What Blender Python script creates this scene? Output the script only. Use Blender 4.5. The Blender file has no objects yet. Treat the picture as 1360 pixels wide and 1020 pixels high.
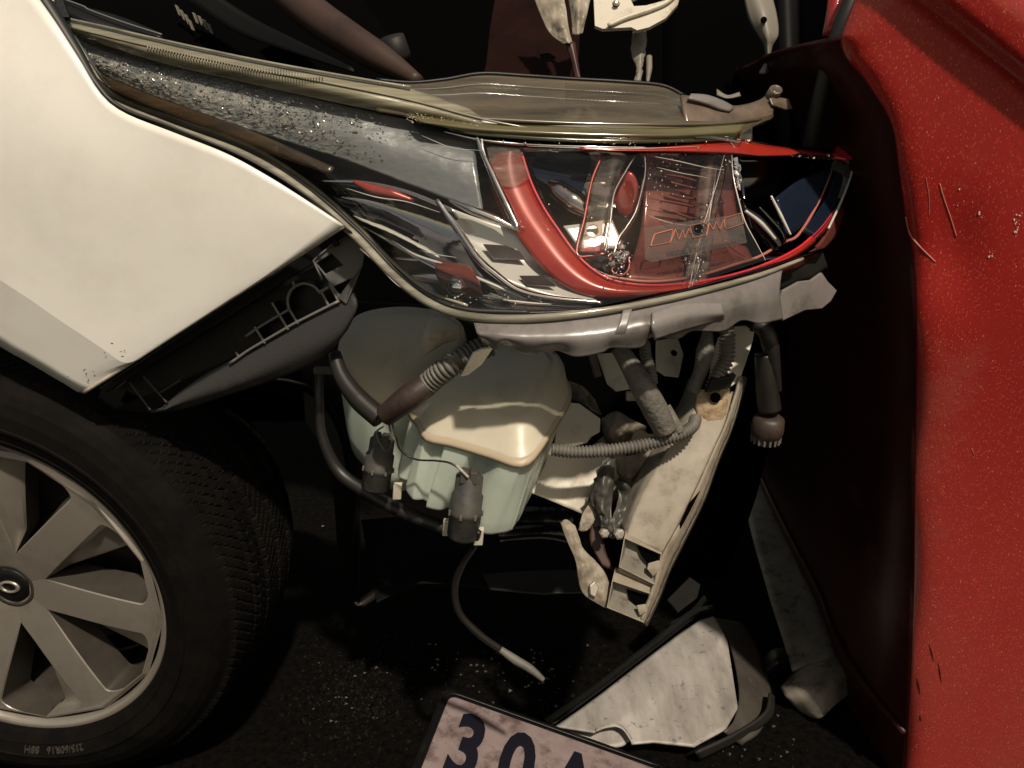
import bpy, math, random
from mathutils import Vector, Matrix, noise
from mathutils.geometry import tessellate_polygon
random.seed(7)
S = bpy.context.scene
R = math.radians

# ------------------------------------------------------------------ camera, sky, lamp, exposure
CAM_H, PITCH, FPX = 0.91, R(20), 990.0
cam = bpy.data.cameras.new('camera')
cam.sensor_width = 36; cam.lens = FPX / 1360 * 36; cam.clip_start = 0.01; cam.clip_end = 500
camo = bpy.data.objects.new('camera', cam); S.collection.objects.link(camo)
camo.location = (0, 0, CAM_H); camo.rotation_euler = (R(90) - PITCH, 0, 0)
S.camera = camo

SUN_EL, SUN_AZ = R(58), R(158)          # azimuth clockwise from +Y (forward): behind the camera, a little right
w = bpy.data.worlds.new('World'); S.world = w; w.use_nodes = True
wn = w.node_tree
bg = wn.nodes['Background']
sky = wn.nodes.new('ShaderNodeTexSky'); sky.sky_type = 'NISHITA'; sky.sun_disc = False
sky.sun_elevation = SUN_EL; sky.sun_rotation = SUN_AZ
tint = wn.nodes.new('ShaderNodeMix'); tint.data_type = 'RGBA'; tint.blend_type = 'MULTIPLY'
tint.inputs[0].default_value = 1.0
tint.inputs[7].default_value = (1.0, 0.74, 0.47, 1)     # town glow: the night sky is warm, not blue
wn.links.new(sky.outputs[0], tint.inputs[6]); wn.links.new(tint.outputs[2], bg.inputs[0])
bg.inputs[1].default_value = 0.10
sl = bpy.data.lights.new('street_lamp_light', 'SUN'); sl.energy = 3.4; sl.angle = R(2.2); sl.color = (1.0, 0.89, 0.73)
so = bpy.data.objects.new('street_lamp_light', sl); S.collection.objects.link(so)
sd = Vector((math.sin(SUN_AZ) * math.cos(SUN_EL), math.cos(SUN_AZ) * math.cos(SUN_EL), math.sin(SUN_EL)))
so.rotation_euler = sd.to_track_quat('Z', 'Y').to_euler()
S.view_settings.view_transform = 'Standard'; S.view_settings.look = 'None'
S.view_settings.exposure = 0.2; S.view_settings.gamma = 1.0
S.render.engine = 'CYCLES'
S.cycles.max_bounces = 10; S.cycles.transparent_max_bounces = 16
S.cycles.caustics_reflective = False; S.cycles.caustics_refractive = False

# ------------------------------------------------------------------ geometry helpers
ct, st = math.cos(PITCH), math.sin(PITCH)
def ray(px, py):
    x, y = (px - 680) / FPX, (510 - py) / FPX
    return Vector((x, ct + y * st, y * ct - st))
O = Vector((0, 0, CAM_H))
def P(px, py, d): return O + ray(px, py) * d
def Zp(px, py, z):
    r = ray(px, py); return O + r * ((z - CAM_H) / r.z)
class Plane:
    def __init__(s, a, b, c):
        s.o = P(*a); s.n = (P(*b) - s.o).cross(P(*c) - s.o).normalized()
        if s.n.dot(O - s.o) < 0: s.n = -s.n
    def at(s, px, py, up=0):
        r = ray(px, py); return O + r * ((s.o + s.n * up - O).dot(s.n) / r.dot(s.n))
class Flat:
    def __init__(s, z): s.z = z; s.n = Vector((0, 0, 1))
    def at(s, px, py, up=0): return Zp(px, py, s.z + up)

def link(o, parent=None):
    S.collection.objects.link(o)
    if parent is not None:
        o.parent = parent
        o.matrix_parent_inverse = Matrix.Translation(-parent['_w'] if False else -Vector(W[parent.name]))
W = {}
def thing(name, label, cat, loc, group=None):
    o = bpy.data.objects.new(name, None); o.location = loc; o.empty_display_size = .05
    S.collection.objects.link(o); W[o.name] = Vector(loc)
    o['label'] = label; o['category'] = cat
    if group: o['group'] = group
    return o
def tag(o, label, cat, group=None):
    o['label'] = label; o['category'] = cat
    if group: o['group'] = group
    return o
def mesh(name, vs, fs, mat, parent=None, smooth=False, th=0, bev=0, off=-1.0, sub=0, label=None, autos=None):
    c = Vector((0, 0, 0))
    for v in vs: c += Vector(v)
    c /= max(1, len(vs))
    m = bpy.data.meshes.new(name)
    m.from_pydata([tuple(Vector(v) - c) for v in vs], [], fs); m.validate(); m.update()
    m.materials.append(mat)
    if smooth:
        m.polygons.foreach_set('use_smooth', [True] * len(m.polygons))
    o = bpy.data.objects.new(name, m); o.location = c
    S.collection.objects.link(o); W[o.name] = c
    if parent is not None:
        o.parent = parent; o.matrix_parent_inverse = Matrix.Translation(-W[parent.name])
    if th:
        k = o.modifiers.new('thickness', 'SOLIDIFY'); k.thickness = th; k.offset = off; k.use_even_offset = False
    if sub:
        k = o.modifiers.new('subsurf', 'SUBSURF'); k.levels = sub; k.render_levels = sub
    if bev:
        k = o.modifiers.new('bevel', 'BEVEL'); k.width = bev; k.segments = 2; k.limit_method = 'ANGLE'; k.angle_limit = R(40)
    if label: o['label'] = label
    return o
def cr(pts, t):
    """Catmull-Rom through pts, t in 0..1"""
    n = len(pts) - 1
    if n == 0: return pts[0].copy()
    x = min(max(t, 0), 1) * n; i = min(int(x), n - 1); f = x - i
    p1, p2 = pts[i], pts[i + 1]
    p0 = pts[i - 1] if i > 0 else p1 * 2 - p2
    p3 = pts[i + 2] if i + 2 <= n else p2 * 2 - p1
    return .5 * ((2 * p1) + (p2 - p0) * f + (2 * p0 - 5 * p1 + 4 * p2 - p3) * f * f + (3 * p1 - p0 - 3 * p2 + p3) * f ** 3)
def even(pts, n, smooth=True):
    """n points spread evenly along the curve"""
    if smooth: d = [cr(pts, i / 200) for i in range(201)]
    else:
        d = []
        for a, b in zip(pts, pts[1:]): d += [a.lerp(b, k / 40) for k in range(40)]
        d.append(pts[-1])
    L = [0]
    for a, b in zip(d, d[1:]): L.append(L[-1] + (b - a).length)
    out = []; j = 0
    for i in range(n):
        s = L[-1] * i / (n - 1)
        while j < len(L) - 2 and L[j + 1] < s: j += 1
        k = (s - L[j]) / max(1e-9, L[j + 1] - L[j]); out.append(d[j].lerp(d[j + 1], min(max(k, 0), 1)))
    return out
def grid(rows):
    nu = len(rows[0]); vs = [v for r in rows for v in r]
    fs = [(j * nu + i, j * nu + i + 1, (j + 1) * nu + i + 1, (j + 1) * nu + i) for j in range(len(rows) - 1) for i in range(nu - 1)]
    return vs, fs
def loft(name, rows, mat, parent=None, nu=40, nv=12, th=.003, lin=False, rough=0, smooth=True, label=None, bev=0, param=False, wr=None):
    """a sheet through curves; rows hold world points"""
    if param: rr = [[cr(r, i / (nu - 1)) for i in range(nu)] for r in rows]
    else: rr = [even(r, nu, not lin) for r in rows]
    out = []
    for j in range(nv):
        t = j / (nv - 1)
        if len(rr) == 2 or lin:
            x = t * (len(rr) - 1); k = min(int(x), len(rr) - 2); out.append([rr[k][i].lerp(rr[k + 1][i], x - k) for i in range(nu)])
        else: out.append([cr([r[i] for r in rr], t) for i in range(nu)])
    if rough:
        for r in out:
            for v in r: v += Vector((random.uniform(-1, 1), random.uniform(-1, 1), random.uniform(-1, 1))) * rough
    if wr:
        amp, fq = wr
        for r in out:
            for v in r:
                n_ = noise.noise(v * fq) + .5 * noise.noise(v * fq * 2.3) + .25 * abs(noise.noise(v * fq * 5))
                v += (v - O).normalized() * n_ * amp
    vs, fs = grid(out)
    # face the camera
    a, b, c = vs[fs[len(fs) // 2][0]], vs[fs[len(fs) // 2][1]], vs[fs[len(fs) // 2][2]]
    if (b - a).cross(c - a).dot(O - a) < 0: fs = [f[::-1] for f in fs]
    return mesh(name, vs, fs, mat, parent, smooth=smooth, th=th, label=label, bev=bev)
def plate(name, outline, pl, th, mat, parent=None, holes=(), bev=.001, up=0, curve=True, label=None):
    """flat sheet of real thickness cut to an outline, with holes"""
    loops = [[pl.at(x, y, up) for x, y in outline]] + [[pl.at(x, y, up) for x, y in h] for h in holes]
    back = pl.n * -th
    tri = tessellate_polygon(loops)
    flat = [v for l in loops for v in l]; n = len(flat)
    vs = flat + [v + back for v in flat]
    fs = []
    for t in tri:
        a, b, c = (flat[i] for i in t)
        if (b - a).cross(c - a).dot(pl.n) < 0: t = t[::-1]
        fs.append(tuple(t)); fs.append(tuple(i + n for i in t[::-1]))
    s = 0
    for l in loops:
        k = len(l)
        for i in range(k):
            a, b = s + i, s + (i + 1) % k
            fs.append((a, b, b + n, a + n))
        s += k
    m = mesh(name, vs, fs, mat, parent, label=label)
    import bmesh
    bm = bmesh.new(); bm.from_mesh(m.data); bmesh.ops.recalc_face_normals(bm, faces=bm.faces)
    bmesh.ops.dissolve_limit(bm, angle_limit=R(1), verts=bm.verts, edges=bm.edges)
    bm.to_mesh(m.data); bm.free()
    if bev:
        k = m.modifiers.new('bevel', 'BEVEL'); k.width = bev; k.segments = 2; k.limit_method = 'ANGLE'; k.angle_limit = R(40)
    return m
def tube(name, pts, r, mat, parent=None, n=60, seg=12, corr=0, pitch=.006, cap=True, label=None, smooth=True, flat=1.0, lin=False):
    L = sum((b - a).length for a, b in zip(pts, pts[1:]))
    if corr: n = max(n, int(L / pitch * 5))
    c = even(pts, n, not lin)
    rs = r if isinstance(r, (list, tuple)) else [r, r]
    t = (c[1] - c[0]).normalized(); u = t.cross(Vector((.3, .5, .8))).normalized()
    rows = []
    for i in range(n):
        t = (c[min(i + 1, n - 1)] - c[max(i - 1, 0)]).normalized()
        u = (u - t * u.dot(t)).normalized(); v = t.cross(u)
        x = i / (n - 1) * (len(rs) - 1); k = min(int(x), len(rs) - 2); rad = rs[k] + (rs[k + 1] - rs[k]) * (x - k)
        if corr: rad += corr * (1 if (i % 5) in (0, 1, 2) else -1)
        rows.append([c[i] + (u * math.cos(a) + v * math.sin(a) * flat) * rad for a in (2 * math.pi * q / seg for q in range(seg))])
    vs = [v for r_ in rows for v in r_]; fs = []
    for j in range(n - 1):
        for i in range(seg):
            a = j * seg + i; b = j * seg + (i + 1) % seg
            fs.append((a, b, b + seg, a + seg))
    if cap: fs += [tuple(range(seg))[::-1], tuple(range((n - 1) * seg, n * seg))]
    return mesh(name, vs, fs, mat, parent, smooth=smooth, label=label)
def closed_loft(name, loops, mat, parent=None, smooth=True, captop=True, capbot=True, bev=0, label=None, n=None):
    """stacked closed loops"""
    if n:
        L2 = []
        for l in loops:
            L2.append(even(list(l) + [l[0]], n + 1, True)[:-1])
        loops = L2
    k = len(loops[0]); vs = [v for l in loops for v in l]; fs = []
    for j in range(len(loops) - 1):
        for i in range(k):
            a, b = j * k + i, j * k + (i + 1) % k; fs.append((a, b, b + k, a + k))
    if captop: fs.append(tuple(range(k))[::-1])
    if capbot: fs.append(tuple(range((len(loops) - 1) * k, len(loops) * k)))
    o = mesh(name, vs, fs, mat, parent, smooth=smooth, bev=bev, label=label)
    import bmesh
    bm = bmesh.new(); bm.from_mesh(o.data); bmesh.ops.recalc_face_normals(bm, faces=bm.faces); bm.to_mesh(o.data); bm.free()
    return o
def lathe(prof, o, ax, ux, n=24):
    """prof: (along axis, radius)"""
    vx = ax.cross(ux)
    return [[o + ax * a + (ux * math.cos(2 * math.pi * q / n) + vx * math.sin(2 * math.pi * q / n)) * r for q in range(n)] for a, r in prof]
def box(name, c, ex, ey, ez, mat, parent=None, bev=.001, label=None):
    """oriented box: half extents are the vectors ex, ey, ez"""
    vs = [c + ex * a + ey * b + ez * d for a in (-1, 1) for b in (-1, 1) for d in (-1, 1)]
    fs = [(0, 1, 3, 2), (4, 6, 7, 5), (0, 4, 5, 1), (2, 3, 7, 6), (0, 2, 6, 4), (1, 5, 7, 3)]
    return mesh(name, vs, fs, mat, parent, bev=bev, label=label)

# ------------------------------------------------------------------ materials
def mat(name, col, rough=.5, metal=0, spec=.5, noise=0, nscale=20, col2=None, bump=0, bscale=60, coat=0, dirt=None, dscale=8, damt=0, trans=0, dpos=.55, sss=0, stretch=None, detail=6, rvar=0, aniso=0):
    m = bpy.data.materials.new(name); m.use_nodes = True
    N, Lk = m.node_tree.nodes, m.node_tree.links
    b = N['Principled BSDF']
    b.inputs['Base Color'].default_value = (*col, 1); b.inputs['Roughness'].default_value = rough
    b.inputs['Metallic'].default_value = metal; b.inputs['Specular IOR Level'].default_value = spec
    b.inputs['Coat Weight'].default_value = coat; b.inputs['Coat Roughness'].default_value = .05
    b.inputs['Transmission Weight'].default_value = trans
    if sss:
        b.inputs['Subsurface Weight'].default_value = sss; b.inputs['Subsurface Radius'].default_value = (.02, .025, .018); b.inputs['Subsurface Scale'].default_value = 1
    tc = N.new('ShaderNodeTexCoord'); vec = tc.outputs['Object']
    if stretch:
        mp = N.new('ShaderNodeMapping'); mp.inputs['Scale'].default_value = stretch[:3]
        if len(stretch) > 3: mp.inputs['Rotation'].default_value = (0, stretch[3], 0)
        Lk.new(vec, mp.inputs[0]); vec = mp.outputs[0]
    cur = None
    if col2 is not None or noise:
        nz = N.new('ShaderNodeTexNoise'); nz.inputs['Scale'].default_value = nscale; nz.inputs['Detail'].default_value = detail; nz.inputs['Roughness'].default_value = .65
        Lk.new(vec, nz.inputs[0])
        rp = N.new('ShaderNodeValToRGB'); rp.color_ramp.elements[0].position = .35; rp.color_ramp.elements[1].position = .68
        c2 = col2 or tuple(c * (1 - noise) for c in col)
        rp.color_ramp.elements[0].color = (*col, 1); rp.color_ramp.elements[1].color = (*c2, 1)
        Lk.new(nz.outputs[0], rp.inputs[0]); cur = rp.outputs[0]
    if dirt:
        nz = N.new('ShaderNodeTexNoise'); nz.inputs['Scale'].default_value = dscale; nz.inputs['Detail'].default_value = 10; nz.inputs['Roughness'].default_value = .7
        Lk.new(tc.outputs['Object'], nz.inputs[0])
        rp = N.new('ShaderNodeValToRGB'); rp.color_ramp.elements[0].position = dpos; rp.color_ramp.elements[1].position = dpos + .13
        rp.color_ramp.elements[0].color = (0, 0, 0, 1); rp.color_ramp.elements[1].color = (damt, damt, damt, 1)
        Lk.new(nz.outputs[0], rp.inputs[0])
        mx = N.new('ShaderNodeMix'); mx.data_type = 'RGBA'
        Lk.new(rp.outputs[0], mx.inputs[0])
        if cur: Lk.new(cur, mx.inputs[6])
        else: mx.inputs[6].default_value = (*col, 1)
        mx.inputs[7].default_value = (*dirt, 1); cur = mx.outputs[2]
    if cur: Lk.new(cur, b.inputs['Base Color'])
    if rvar:
        nz = N.new('ShaderNodeTexNoise'); nz.inputs['Scale'].default_value = 14; nz.inputs['Detail'].default_value = 8
        Lk.new(vec, nz.inputs[0]); mr = N.new('ShaderNodeMapRange'); mr.inputs[1].default_value = .3; mr.inputs[2].default_value = .7
        mr.inputs[3].default_value = max(0, rough - rvar); mr.inputs[4].default_value = min(1, rough + rvar)
        Lk.new(nz.outputs[0], mr.inputs[0]); Lk.new(mr.outputs[0], b.inputs['Roughness'])
    if bump:
        nz = N.new('ShaderNodeTexNoise'); nz.inputs['Scale'].default_value = bscale; nz.inputs['Detail'].default_value = 8
        Lk.new(vec, nz.inputs[0]); bp = N.new('ShaderNodeBump'); bp.inputs['Strength'].default_value = bump; bp.inputs['Distance'].default_value = .004
        Lk.new(nz.outputs[0], bp.inputs['Height']); Lk.new(bp.outputs[0], b.inputs['Normal'])
    return m
def clear(name, tintc=(1, 1, 1), haze=.03, hazecol=(.6, .58, .5), rough=.03, scratch=0, hmax=None):
    """thin clear plastic: see-through with a Fresnel gloss and a little dusty haze"""
    m = bpy.data.materials.new(name); m.use_nodes = True
    N, Lk = m.node_tree.nodes, m.node_tree.links; N.clear()
    out = N.new('ShaderNodeOutputMaterial')
    tr = N.new('ShaderNodeBsdfTransparent'); tr.inputs[0].default_value = (*tintc, 1)
    gl = N.new('ShaderNodeBsdfGlossy'); gl.inputs['Roughness'].default_value = rough
    df = N.new('ShaderNodeBsdfDiffuse'); df.inputs[0].default_value = (*hazecol, 1)
    fr = N.new('ShaderNodeFresnel'); fr.inputs[0].default_value = 1.45
    m1 = N.new('ShaderNodeMixShader'); m2 = N.new('ShaderNodeMixShader')
    tc = N.new('ShaderNodeTexCoord'); nz = N.new('ShaderNodeTexNoise'); nz.inputs['Scale'].default_value = 30; nz.inputs['Detail'].default_value = 12; nz.inputs['Roughness'].default_value = .75
    mp = N.new('ShaderNodeMapping'); mp.inputs['Scale'].default_value = (.6, 1, 2.5); mp.inputs['Rotation'].default_value = (0, .35, 0)
    Lk.new(tc.outputs['Object'], mp.inputs[0]); Lk.new(mp.outputs[0], nz.inputs[0])
    mr = N.new('ShaderNodeMapRange'); mr.inputs[1].default_value = .42; mr.inputs[2].default_value = .75; mr.inputs[3].default_value = haze * .4; mr.inputs[4].default_value = hmax or haze * 2.5
    Lk.new(nz.outputs[0], mr.inputs[0])
    Lk.new(mr.outputs[0], m1.inputs[0]); Lk.new(tr.outputs[0], m1.inputs[1]); Lk.new(df.outputs[0], m1.inputs[2])
    Lk.new(fr.outputs[0], m2.inputs[0]); Lk.new(m1.outputs[0], m2.inputs[1]); Lk.new(gl.outputs[0], m2.inputs[2])
    Lk.new(m2.outputs[0], out.inputs[0])
    if scratch:
        n2 = N.new('ShaderNodeTexNoise'); n2.inputs['Scale'].default_value = 90; n2.inputs['Detail'].default_value = 5
        Lk.new(mp.outputs[0], n2.inputs[0]); bp = N.new('ShaderNodeBump'); bp.inputs['Strength'].default_value = scratch; bp.inputs['Distance'].default_value = .002
        Lk.new(n2.outputs[0], bp.inputs['Height']); Lk.new(bp.outputs[0], gl.inputs['Normal'])
    return m

M = {}
M['cream'] = mat('white_car_paint', (.80, .775, .72), .34, coat=.5, dirt=(.30, .25, .19), dscale=4, damt=.13, dpos=.48, bump=.006, bscale=300)
M['paint_edge'] = mat('scraped_paint', (.55, .49, .40), .6, noise=.5, nscale=120)
M['black'] = mat('black_plastic', (.0045, .0045, .005), .45, spec=.35, noise=.4, nscale=30, dirt=(.022, .019, .016), dscale=14, damt=.5, bump=.08, bscale=200)
M['void'] = mat('unlit_black', (.0012, .0012, .0013), .9, spec=.02)  # near-black colour stands in for the darkness in gaps, holes and bay
M['bay'] = mat('engine_bay_black', (.0022, .0021, .0022), .6, spec=.15, noise=.5, nscale=9, dirt=(.008, .006, .005), dscale=6, damt=.5)
M['liner'] = mat('grey_liner_plastic', (.018, .017, .015), .55, spec=.3, noise=.4, nscale=12, dirt=(.045, .038, .028), dscale=9, damt=.5)
M['bracket'] = mat('bumper_bracket_plastic', (.036, .0345, .034), .55, spec=.35, dirt=(.08, .075, .07), dscale=12, damt=.5, bump=.1, bscale=400)
M['endgrey'] = mat('grey_end_plastic', (.12, .121, .118), .4, dirt=(.03, .028, .025), dscale=16, damt=.6)
M['ribplastic'] = mat('worn_grey_edge_plastic', (.15, .145, .135), .4)
M['chrome'] = mat('chrome', (.78, .78, .78), .08, metal=1, dirt=(.3, .27, .22), dscale=18, damt=.25, rvar=.05)
M['chromesoft'] = mat('satin_chrome', (.62, .60, .55), .28, metal=.25, coat=.5, dirt=(.30, .26, .2), dscale=26, damt=.4, rvar=.1)
M['darkchrome'] = mat('smoked_chrome', (.10, .10, .105), .10, metal=1, dirt=(.16, .13, .10), dscale=18, damt=.4, rvar=.06)
M['bowlchrome'] = mat('bowl_chrome', (.40, .385, .375), .09, metal=1, dirt=(.20, .15, .12), dscale=14, damt=.5, rvar=.06, bump=.15, bscale=30)
M['bluestrip'] = mat('hazed_reflector', (.10, .115, .12), .36, metal=.2, col2=(.27, .255, .215), nscale=60, bump=.55, bscale=150, stretch=(.5, 1, 1.3, .3), detail=12, dirt=(.30, .27, .22), dscale=70, damt=.5)
M['bluepanel'] = mat('hazed_smooth_reflector', (.055, .062, .068), .28, metal=.45, col2=(.10, .10, .095), nscale=24, bump=.12, bscale=90, dirt=(.2, .18, .15), dscale=60, damt=.35, dpos=.6)
M['amber'] = mat('amber_reflector', (.062, .038, .017), .25, metal=.1, col2=(.014, .011, .008), nscale=24, stretch=(.35, 1, 2.5, .35), bump=.3, coat=.5, dirt=(.16, .10, .03), dscale=30, damt=.5, dpos=.6)
M['olive'] = mat('yellowed_clear_plastic', (.32, .295, .205), .24, col2=(.095, .085, .055), nscale=34, stretch=(.10, .5, 4.0, .24), coat=.6, bump=.1)
M['flange'] = mat('smoky_plastic_flange', (.125, .10, .063), .24, col2=(.030, .024, .017), nscale=16, stretch=(.30, .5, 3.4, .04), coat=.5, dirt=(.19, .165, .12), dscale=9, damt=.5, dpos=.56)
M['glassband'] = mat('yellow_glassy_band', (.15, .13, .062), .16, col2=(.055, .052, .022), nscale=18, stretch=(.2, .5, 3, .04), coat=.6)
M['greenline'] = mat('dark_green_edge', (.018, .022, .008), .15, col2=(.05, .06, .012), nscale=24, stretch=(.2, .5, 1, 0), coat=.6)
M['flange_pink'] = mat('pinkish_broken_flange', (.165, .118, .085), .3, col2=(.06, .045, .032), nscale=24, coat=.5)
M['lens_rim'] = mat('pale_lens_rim', (.37, .345, .27), .16, coat=.9, col2=(.13, .12, .09), nscale=30, stretch=(.3, .5, 2, .4))
M['gasket'] = mat('rubber_gasket', (.015, .014, .012), .5)
M['housing'] = mat('grey_translucent_housing', (.235, .215, .205), .30, coat=.35, col2=(.10, .09, .083), nscale=9, stretch=(1.3, 1, .45, .5), dirt=(.06, .05, .04), dscale=16, damt=.7, dpos=.52, detail=8)
M['redband'] = mat('red_reflection_trim', (.36, .026, .016), .24, metal=.1, coat=.7, col2=(.25, .018, .012), nscale=14)  # red for the painted car reflection and for the top strip
M['redmirror'] = mat('red_tinted_mirror', (.42, .06, .045), .2, metal=.25, coat=.8, col2=(.20, .035, .028), nscale=16, dirt=(.3, .16, .13), dscale=30, damt=.3)
M['maroon'] = mat('maroon_reflection', (.20, .055, .042), .22, metal=.3, coat=.5, col2=(.08, .022, .018), nscale=20, dirt=(.34, .2, .16), dscale=40, damt=.35)
M['navy'] = mat('sky_reflection_navy', (.010, .0145, .028), .1, spec=.4, noise=.3, nscale=20)  # dark blue puts the reflected sky into the colour
M['redflake'] = mat('red_chip', (.62, .03, .05), .3, coat=.5, noise=.2, nscale=60)
M['tank'] = mat('milky_tank_plastic', (.60, .555, .44), .38, sss=.25, col2=(.50, .455, .35), nscale=9, dirt=(.30, .25, .18), dscale=13, damt=.4)
M['tankgreen'] = mat('milky_green_tank', (.53, .585, .50), .32, sss=.35, col2=(.44, .50, .43), nscale=7, dirt=(.27, .25, .19), dscale=11, damt=.45)
M['seam'] = mat('tank_seam', (.42, .345, .24), .45)
M['pump'] = mat('dusty_pump_rubber', (.028, .029, .03), .6, col2=(.07, .062, .05), nscale=40, bump=.2)
M['conduit'] = mat('dusty_grey_conduit', (.15, .14, .12), .6, col2=(.09, .082, .07), nscale=40, bump=.15)
M['tape'] = mat('taped_harness', (.10, .094, .085), .55, col2=(.16, .145, .12), nscale=50, bump=.8, bscale=120)
M['beaminside'] = mat('beam_inside_grey', (.21, .195, .155), .55, col2=(.12, .105, .085), nscale=30, dirt=(.05, .03, .02), dscale=30, damt=.6)  # inner beam faces, darker than the outer paint
M['sleeve'] = mat('brown_black_sleeve', (.028, .019, .015), .5, col2=(.05, .032, .026), nscale=30, bump=.3)
M['hose'] = mat('black_hose', (.016, .014, .012), .45, noise=.4, nscale=20)
M['whitemetal'] = mat('white_painted_metal', (.62, .57, .47), .45, dirt=(.22, .15, .08), dscale=26, damt=.6, dpos=.54, noise=.12, nscale=8)
M['tanmetal'] = mat('dusty_tan_metal', (.27, .225, .17), .55, col2=(.15, .125, .09), nscale=24, dirt=(.06, .04, .026), dscale=22, damt=.75, bump=.2, dpos=.52)
M['beam'] = mat('dusty_beam_paint', (.285, .245, .19), .5, col2=(.19, .16, .12), nscale=26, dirt=(.11, .068, .036), dscale=24, damt=.7, bump=.1, dpos=.53)

M['rust'] = mat('rust_patch', (.40, .31, .20), .7, col2=(.17, .085, .028), nscale=60, bump=.5, bscale=150)
M['torn'] = mat('torn_beige_sheet', (.36, .31, .245), .45, col2=(.22, .185, .14), nscale=18, dirt=(.10, .07, .045), dscale=24, damt=.7)
M['greymetal'] = mat('dark_grey_bent_metal', (.075, .073, .062), .45, metal=.1, col2=(.04, .038, .032), nscale=18)
M['rustbrown'] = mat('red_brown_metal', (.06, .02, .014), .5, noise=.5, nscale=20)
M['strut'] = mat('brown_strut_paint', (.055, .033, .025), .5, spec=.3, noise=.4, nscale=9, dirt=(.02, .014, .01), dscale=14, damt=.6)
M['greybracket'] = mat('grey_bay_bracket', (.20, .178, .145), .5, dirt=(.06, .045, .03), dscale=18, damt=.7)
M['tyre'] = mat('tyre_rubber', (.0036, .0034, .0032), .7, spec=.05, col2=(.0075, .0062, .0055), nscale=26, dirt=(.013, .010, .0075), dscale=12, damt=.5, bump=.12, bscale=200)
M['letters'] = mat('tyre_letter_rubber', (.035, .03, .025), .5)
M['alloy'] = mat('silver_alloy', (.36, .325, .28), .36, metal=.6, dirt=(.16, .125, .095), dscale=9, damt=.32, dpos=.5, bump=.03, bscale=500, rvar=.08)
M['alloydark'] = mat('dark_inner_alloy', (.05, .042, .033), .5, metal=.2, noise=.5, nscale=18)  # dark alloy for barrel, brake disc and hub ring
M['pocket'] = mat('spoke_side_shade', (.062, .053, .043), .5, metal=.2, noise=.4, nscale=14)  # dark tone paints shade onto the spoke sides
M['glossblack'] = mat('wet_black_rubber', (.006, .006, .006), .14, bump=.3, bscale=60)
M['asphalt'] = mat('black_asphalt', (.0020, .0018, .0017), .85, spec=.02, col2=(.006, .0053, .0045), nscale=90, bump=.9, bscale=140)  # near-black ground with fine grain
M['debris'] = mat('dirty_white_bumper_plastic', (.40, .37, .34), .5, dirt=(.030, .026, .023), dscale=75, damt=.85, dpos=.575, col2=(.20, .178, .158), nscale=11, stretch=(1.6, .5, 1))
M['debrisdim'] = mat('dimmed_bumper_plastic', (.20, .175, .145), .5, col2=(.09, .078, .062), nscale=14, dirt=(.025, .022, .018), dscale=40, damt=.9, dpos=.52)  # dim copy of the debris plastic, shade put into its colour
M['fragshade'] = mat('shaded_bumper_plastic', (.055, .047, .038), .6, col2=(.025, .021, .017), nscale=18, dirt=(.10, .09, .075), dscale=30, damt=.6)  # shadow on the fragment's right part, painted as darker plastic
M['platewhite'] = mat('plate_white', (.25, .195, .19), .4, dirt=(.07, .042, .04), dscale=24, damt=.8, dpos=.50, col2=(.185, .14, .135), nscale=30)
M['ink'] = mat('plate_black_ink', (.008, .008, .014), .35)
M['stickerorange'] = mat('orange_print', (.50, .16, .09), .5)
M['bar'] = mat('barcode_print', (.02, .016, .014), .6)
M['screw'] = mat('zinc_screw', (.5, .45, .38), .35, metal=.9)
M['white'] = mat('white_nylon', (.42, .385, .33), .45, noise=.4, nscale=60)
M['lens'] = clear('clear_lens', (.98, .98, .97), haze=.006, scratch=.05)
M['hazelens'] = clear('clear_blade', (.9, .85, .84), haze=.07)
M['sticker'] = clear('clear_sticker', (.86, .82, .80), haze=.025, rough=.25)
def hazed():
    """dusty hazed reflector: rough and crusted at the tail, smooth and bluish toward the lamp"""
    m = mat('hazed_reflector', (.14, .158, .165), .32, metal=.15, col2=(.44, .415, .36), nscale=95, bump=.5, bscale=190, stretch=(.55, 1, 1.2, .3), detail=14, dirt=(.34, .31, .26), dscale=120, damt=.75, coat=.3)
    N, Lk = m.node_tree.nodes, m.node_tree.links; b = N['Principled BSDF']
    tc = N.new('ShaderNodeTexCoord'); sx = N.new('ShaderNodeSeparateXYZ'); Lk.new(tc.outputs['Object'], sx.inputs[0])
    mr = N.new('ShaderNodeMapRange'); mr.inputs[1].default_value = -.02; mr.inputs[2].default_value = .13; Lk.new(sx.outputs[0], mr.inputs[0])
    src = b.inputs['Base Color'].links[0].from_socket
    mx = N.new('ShaderNodeMix'); mx.data_type = 'RGBA'; mx.inputs[7].default_value = (.135, .148, .158, 1)
    mu = N.new('ShaderNodeMath'); mu.operation = 'MULTIPLY'; mu.inputs[1].default_value = .85; Lk.new(mr.outputs[0], mu.inputs[0])
    Lk.new(mu.outputs[0], mx.inputs[0]); Lk.new(src, mx.inputs[6]); Lk.new(mx.outputs[2], b.inputs['Base Color'])
    bp = [n for n in N if n.type == 'BUMP'][0]
    m2 = N.new('ShaderNodeMapRange'); m2.inputs[3].default_value = 1.0; m2.inputs[4].default_value = .07; Lk.new(mr.outputs[0], m2.inputs[0]); Lk.new(m2.outputs[0], bp.inputs['Strength'])
    return m
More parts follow.
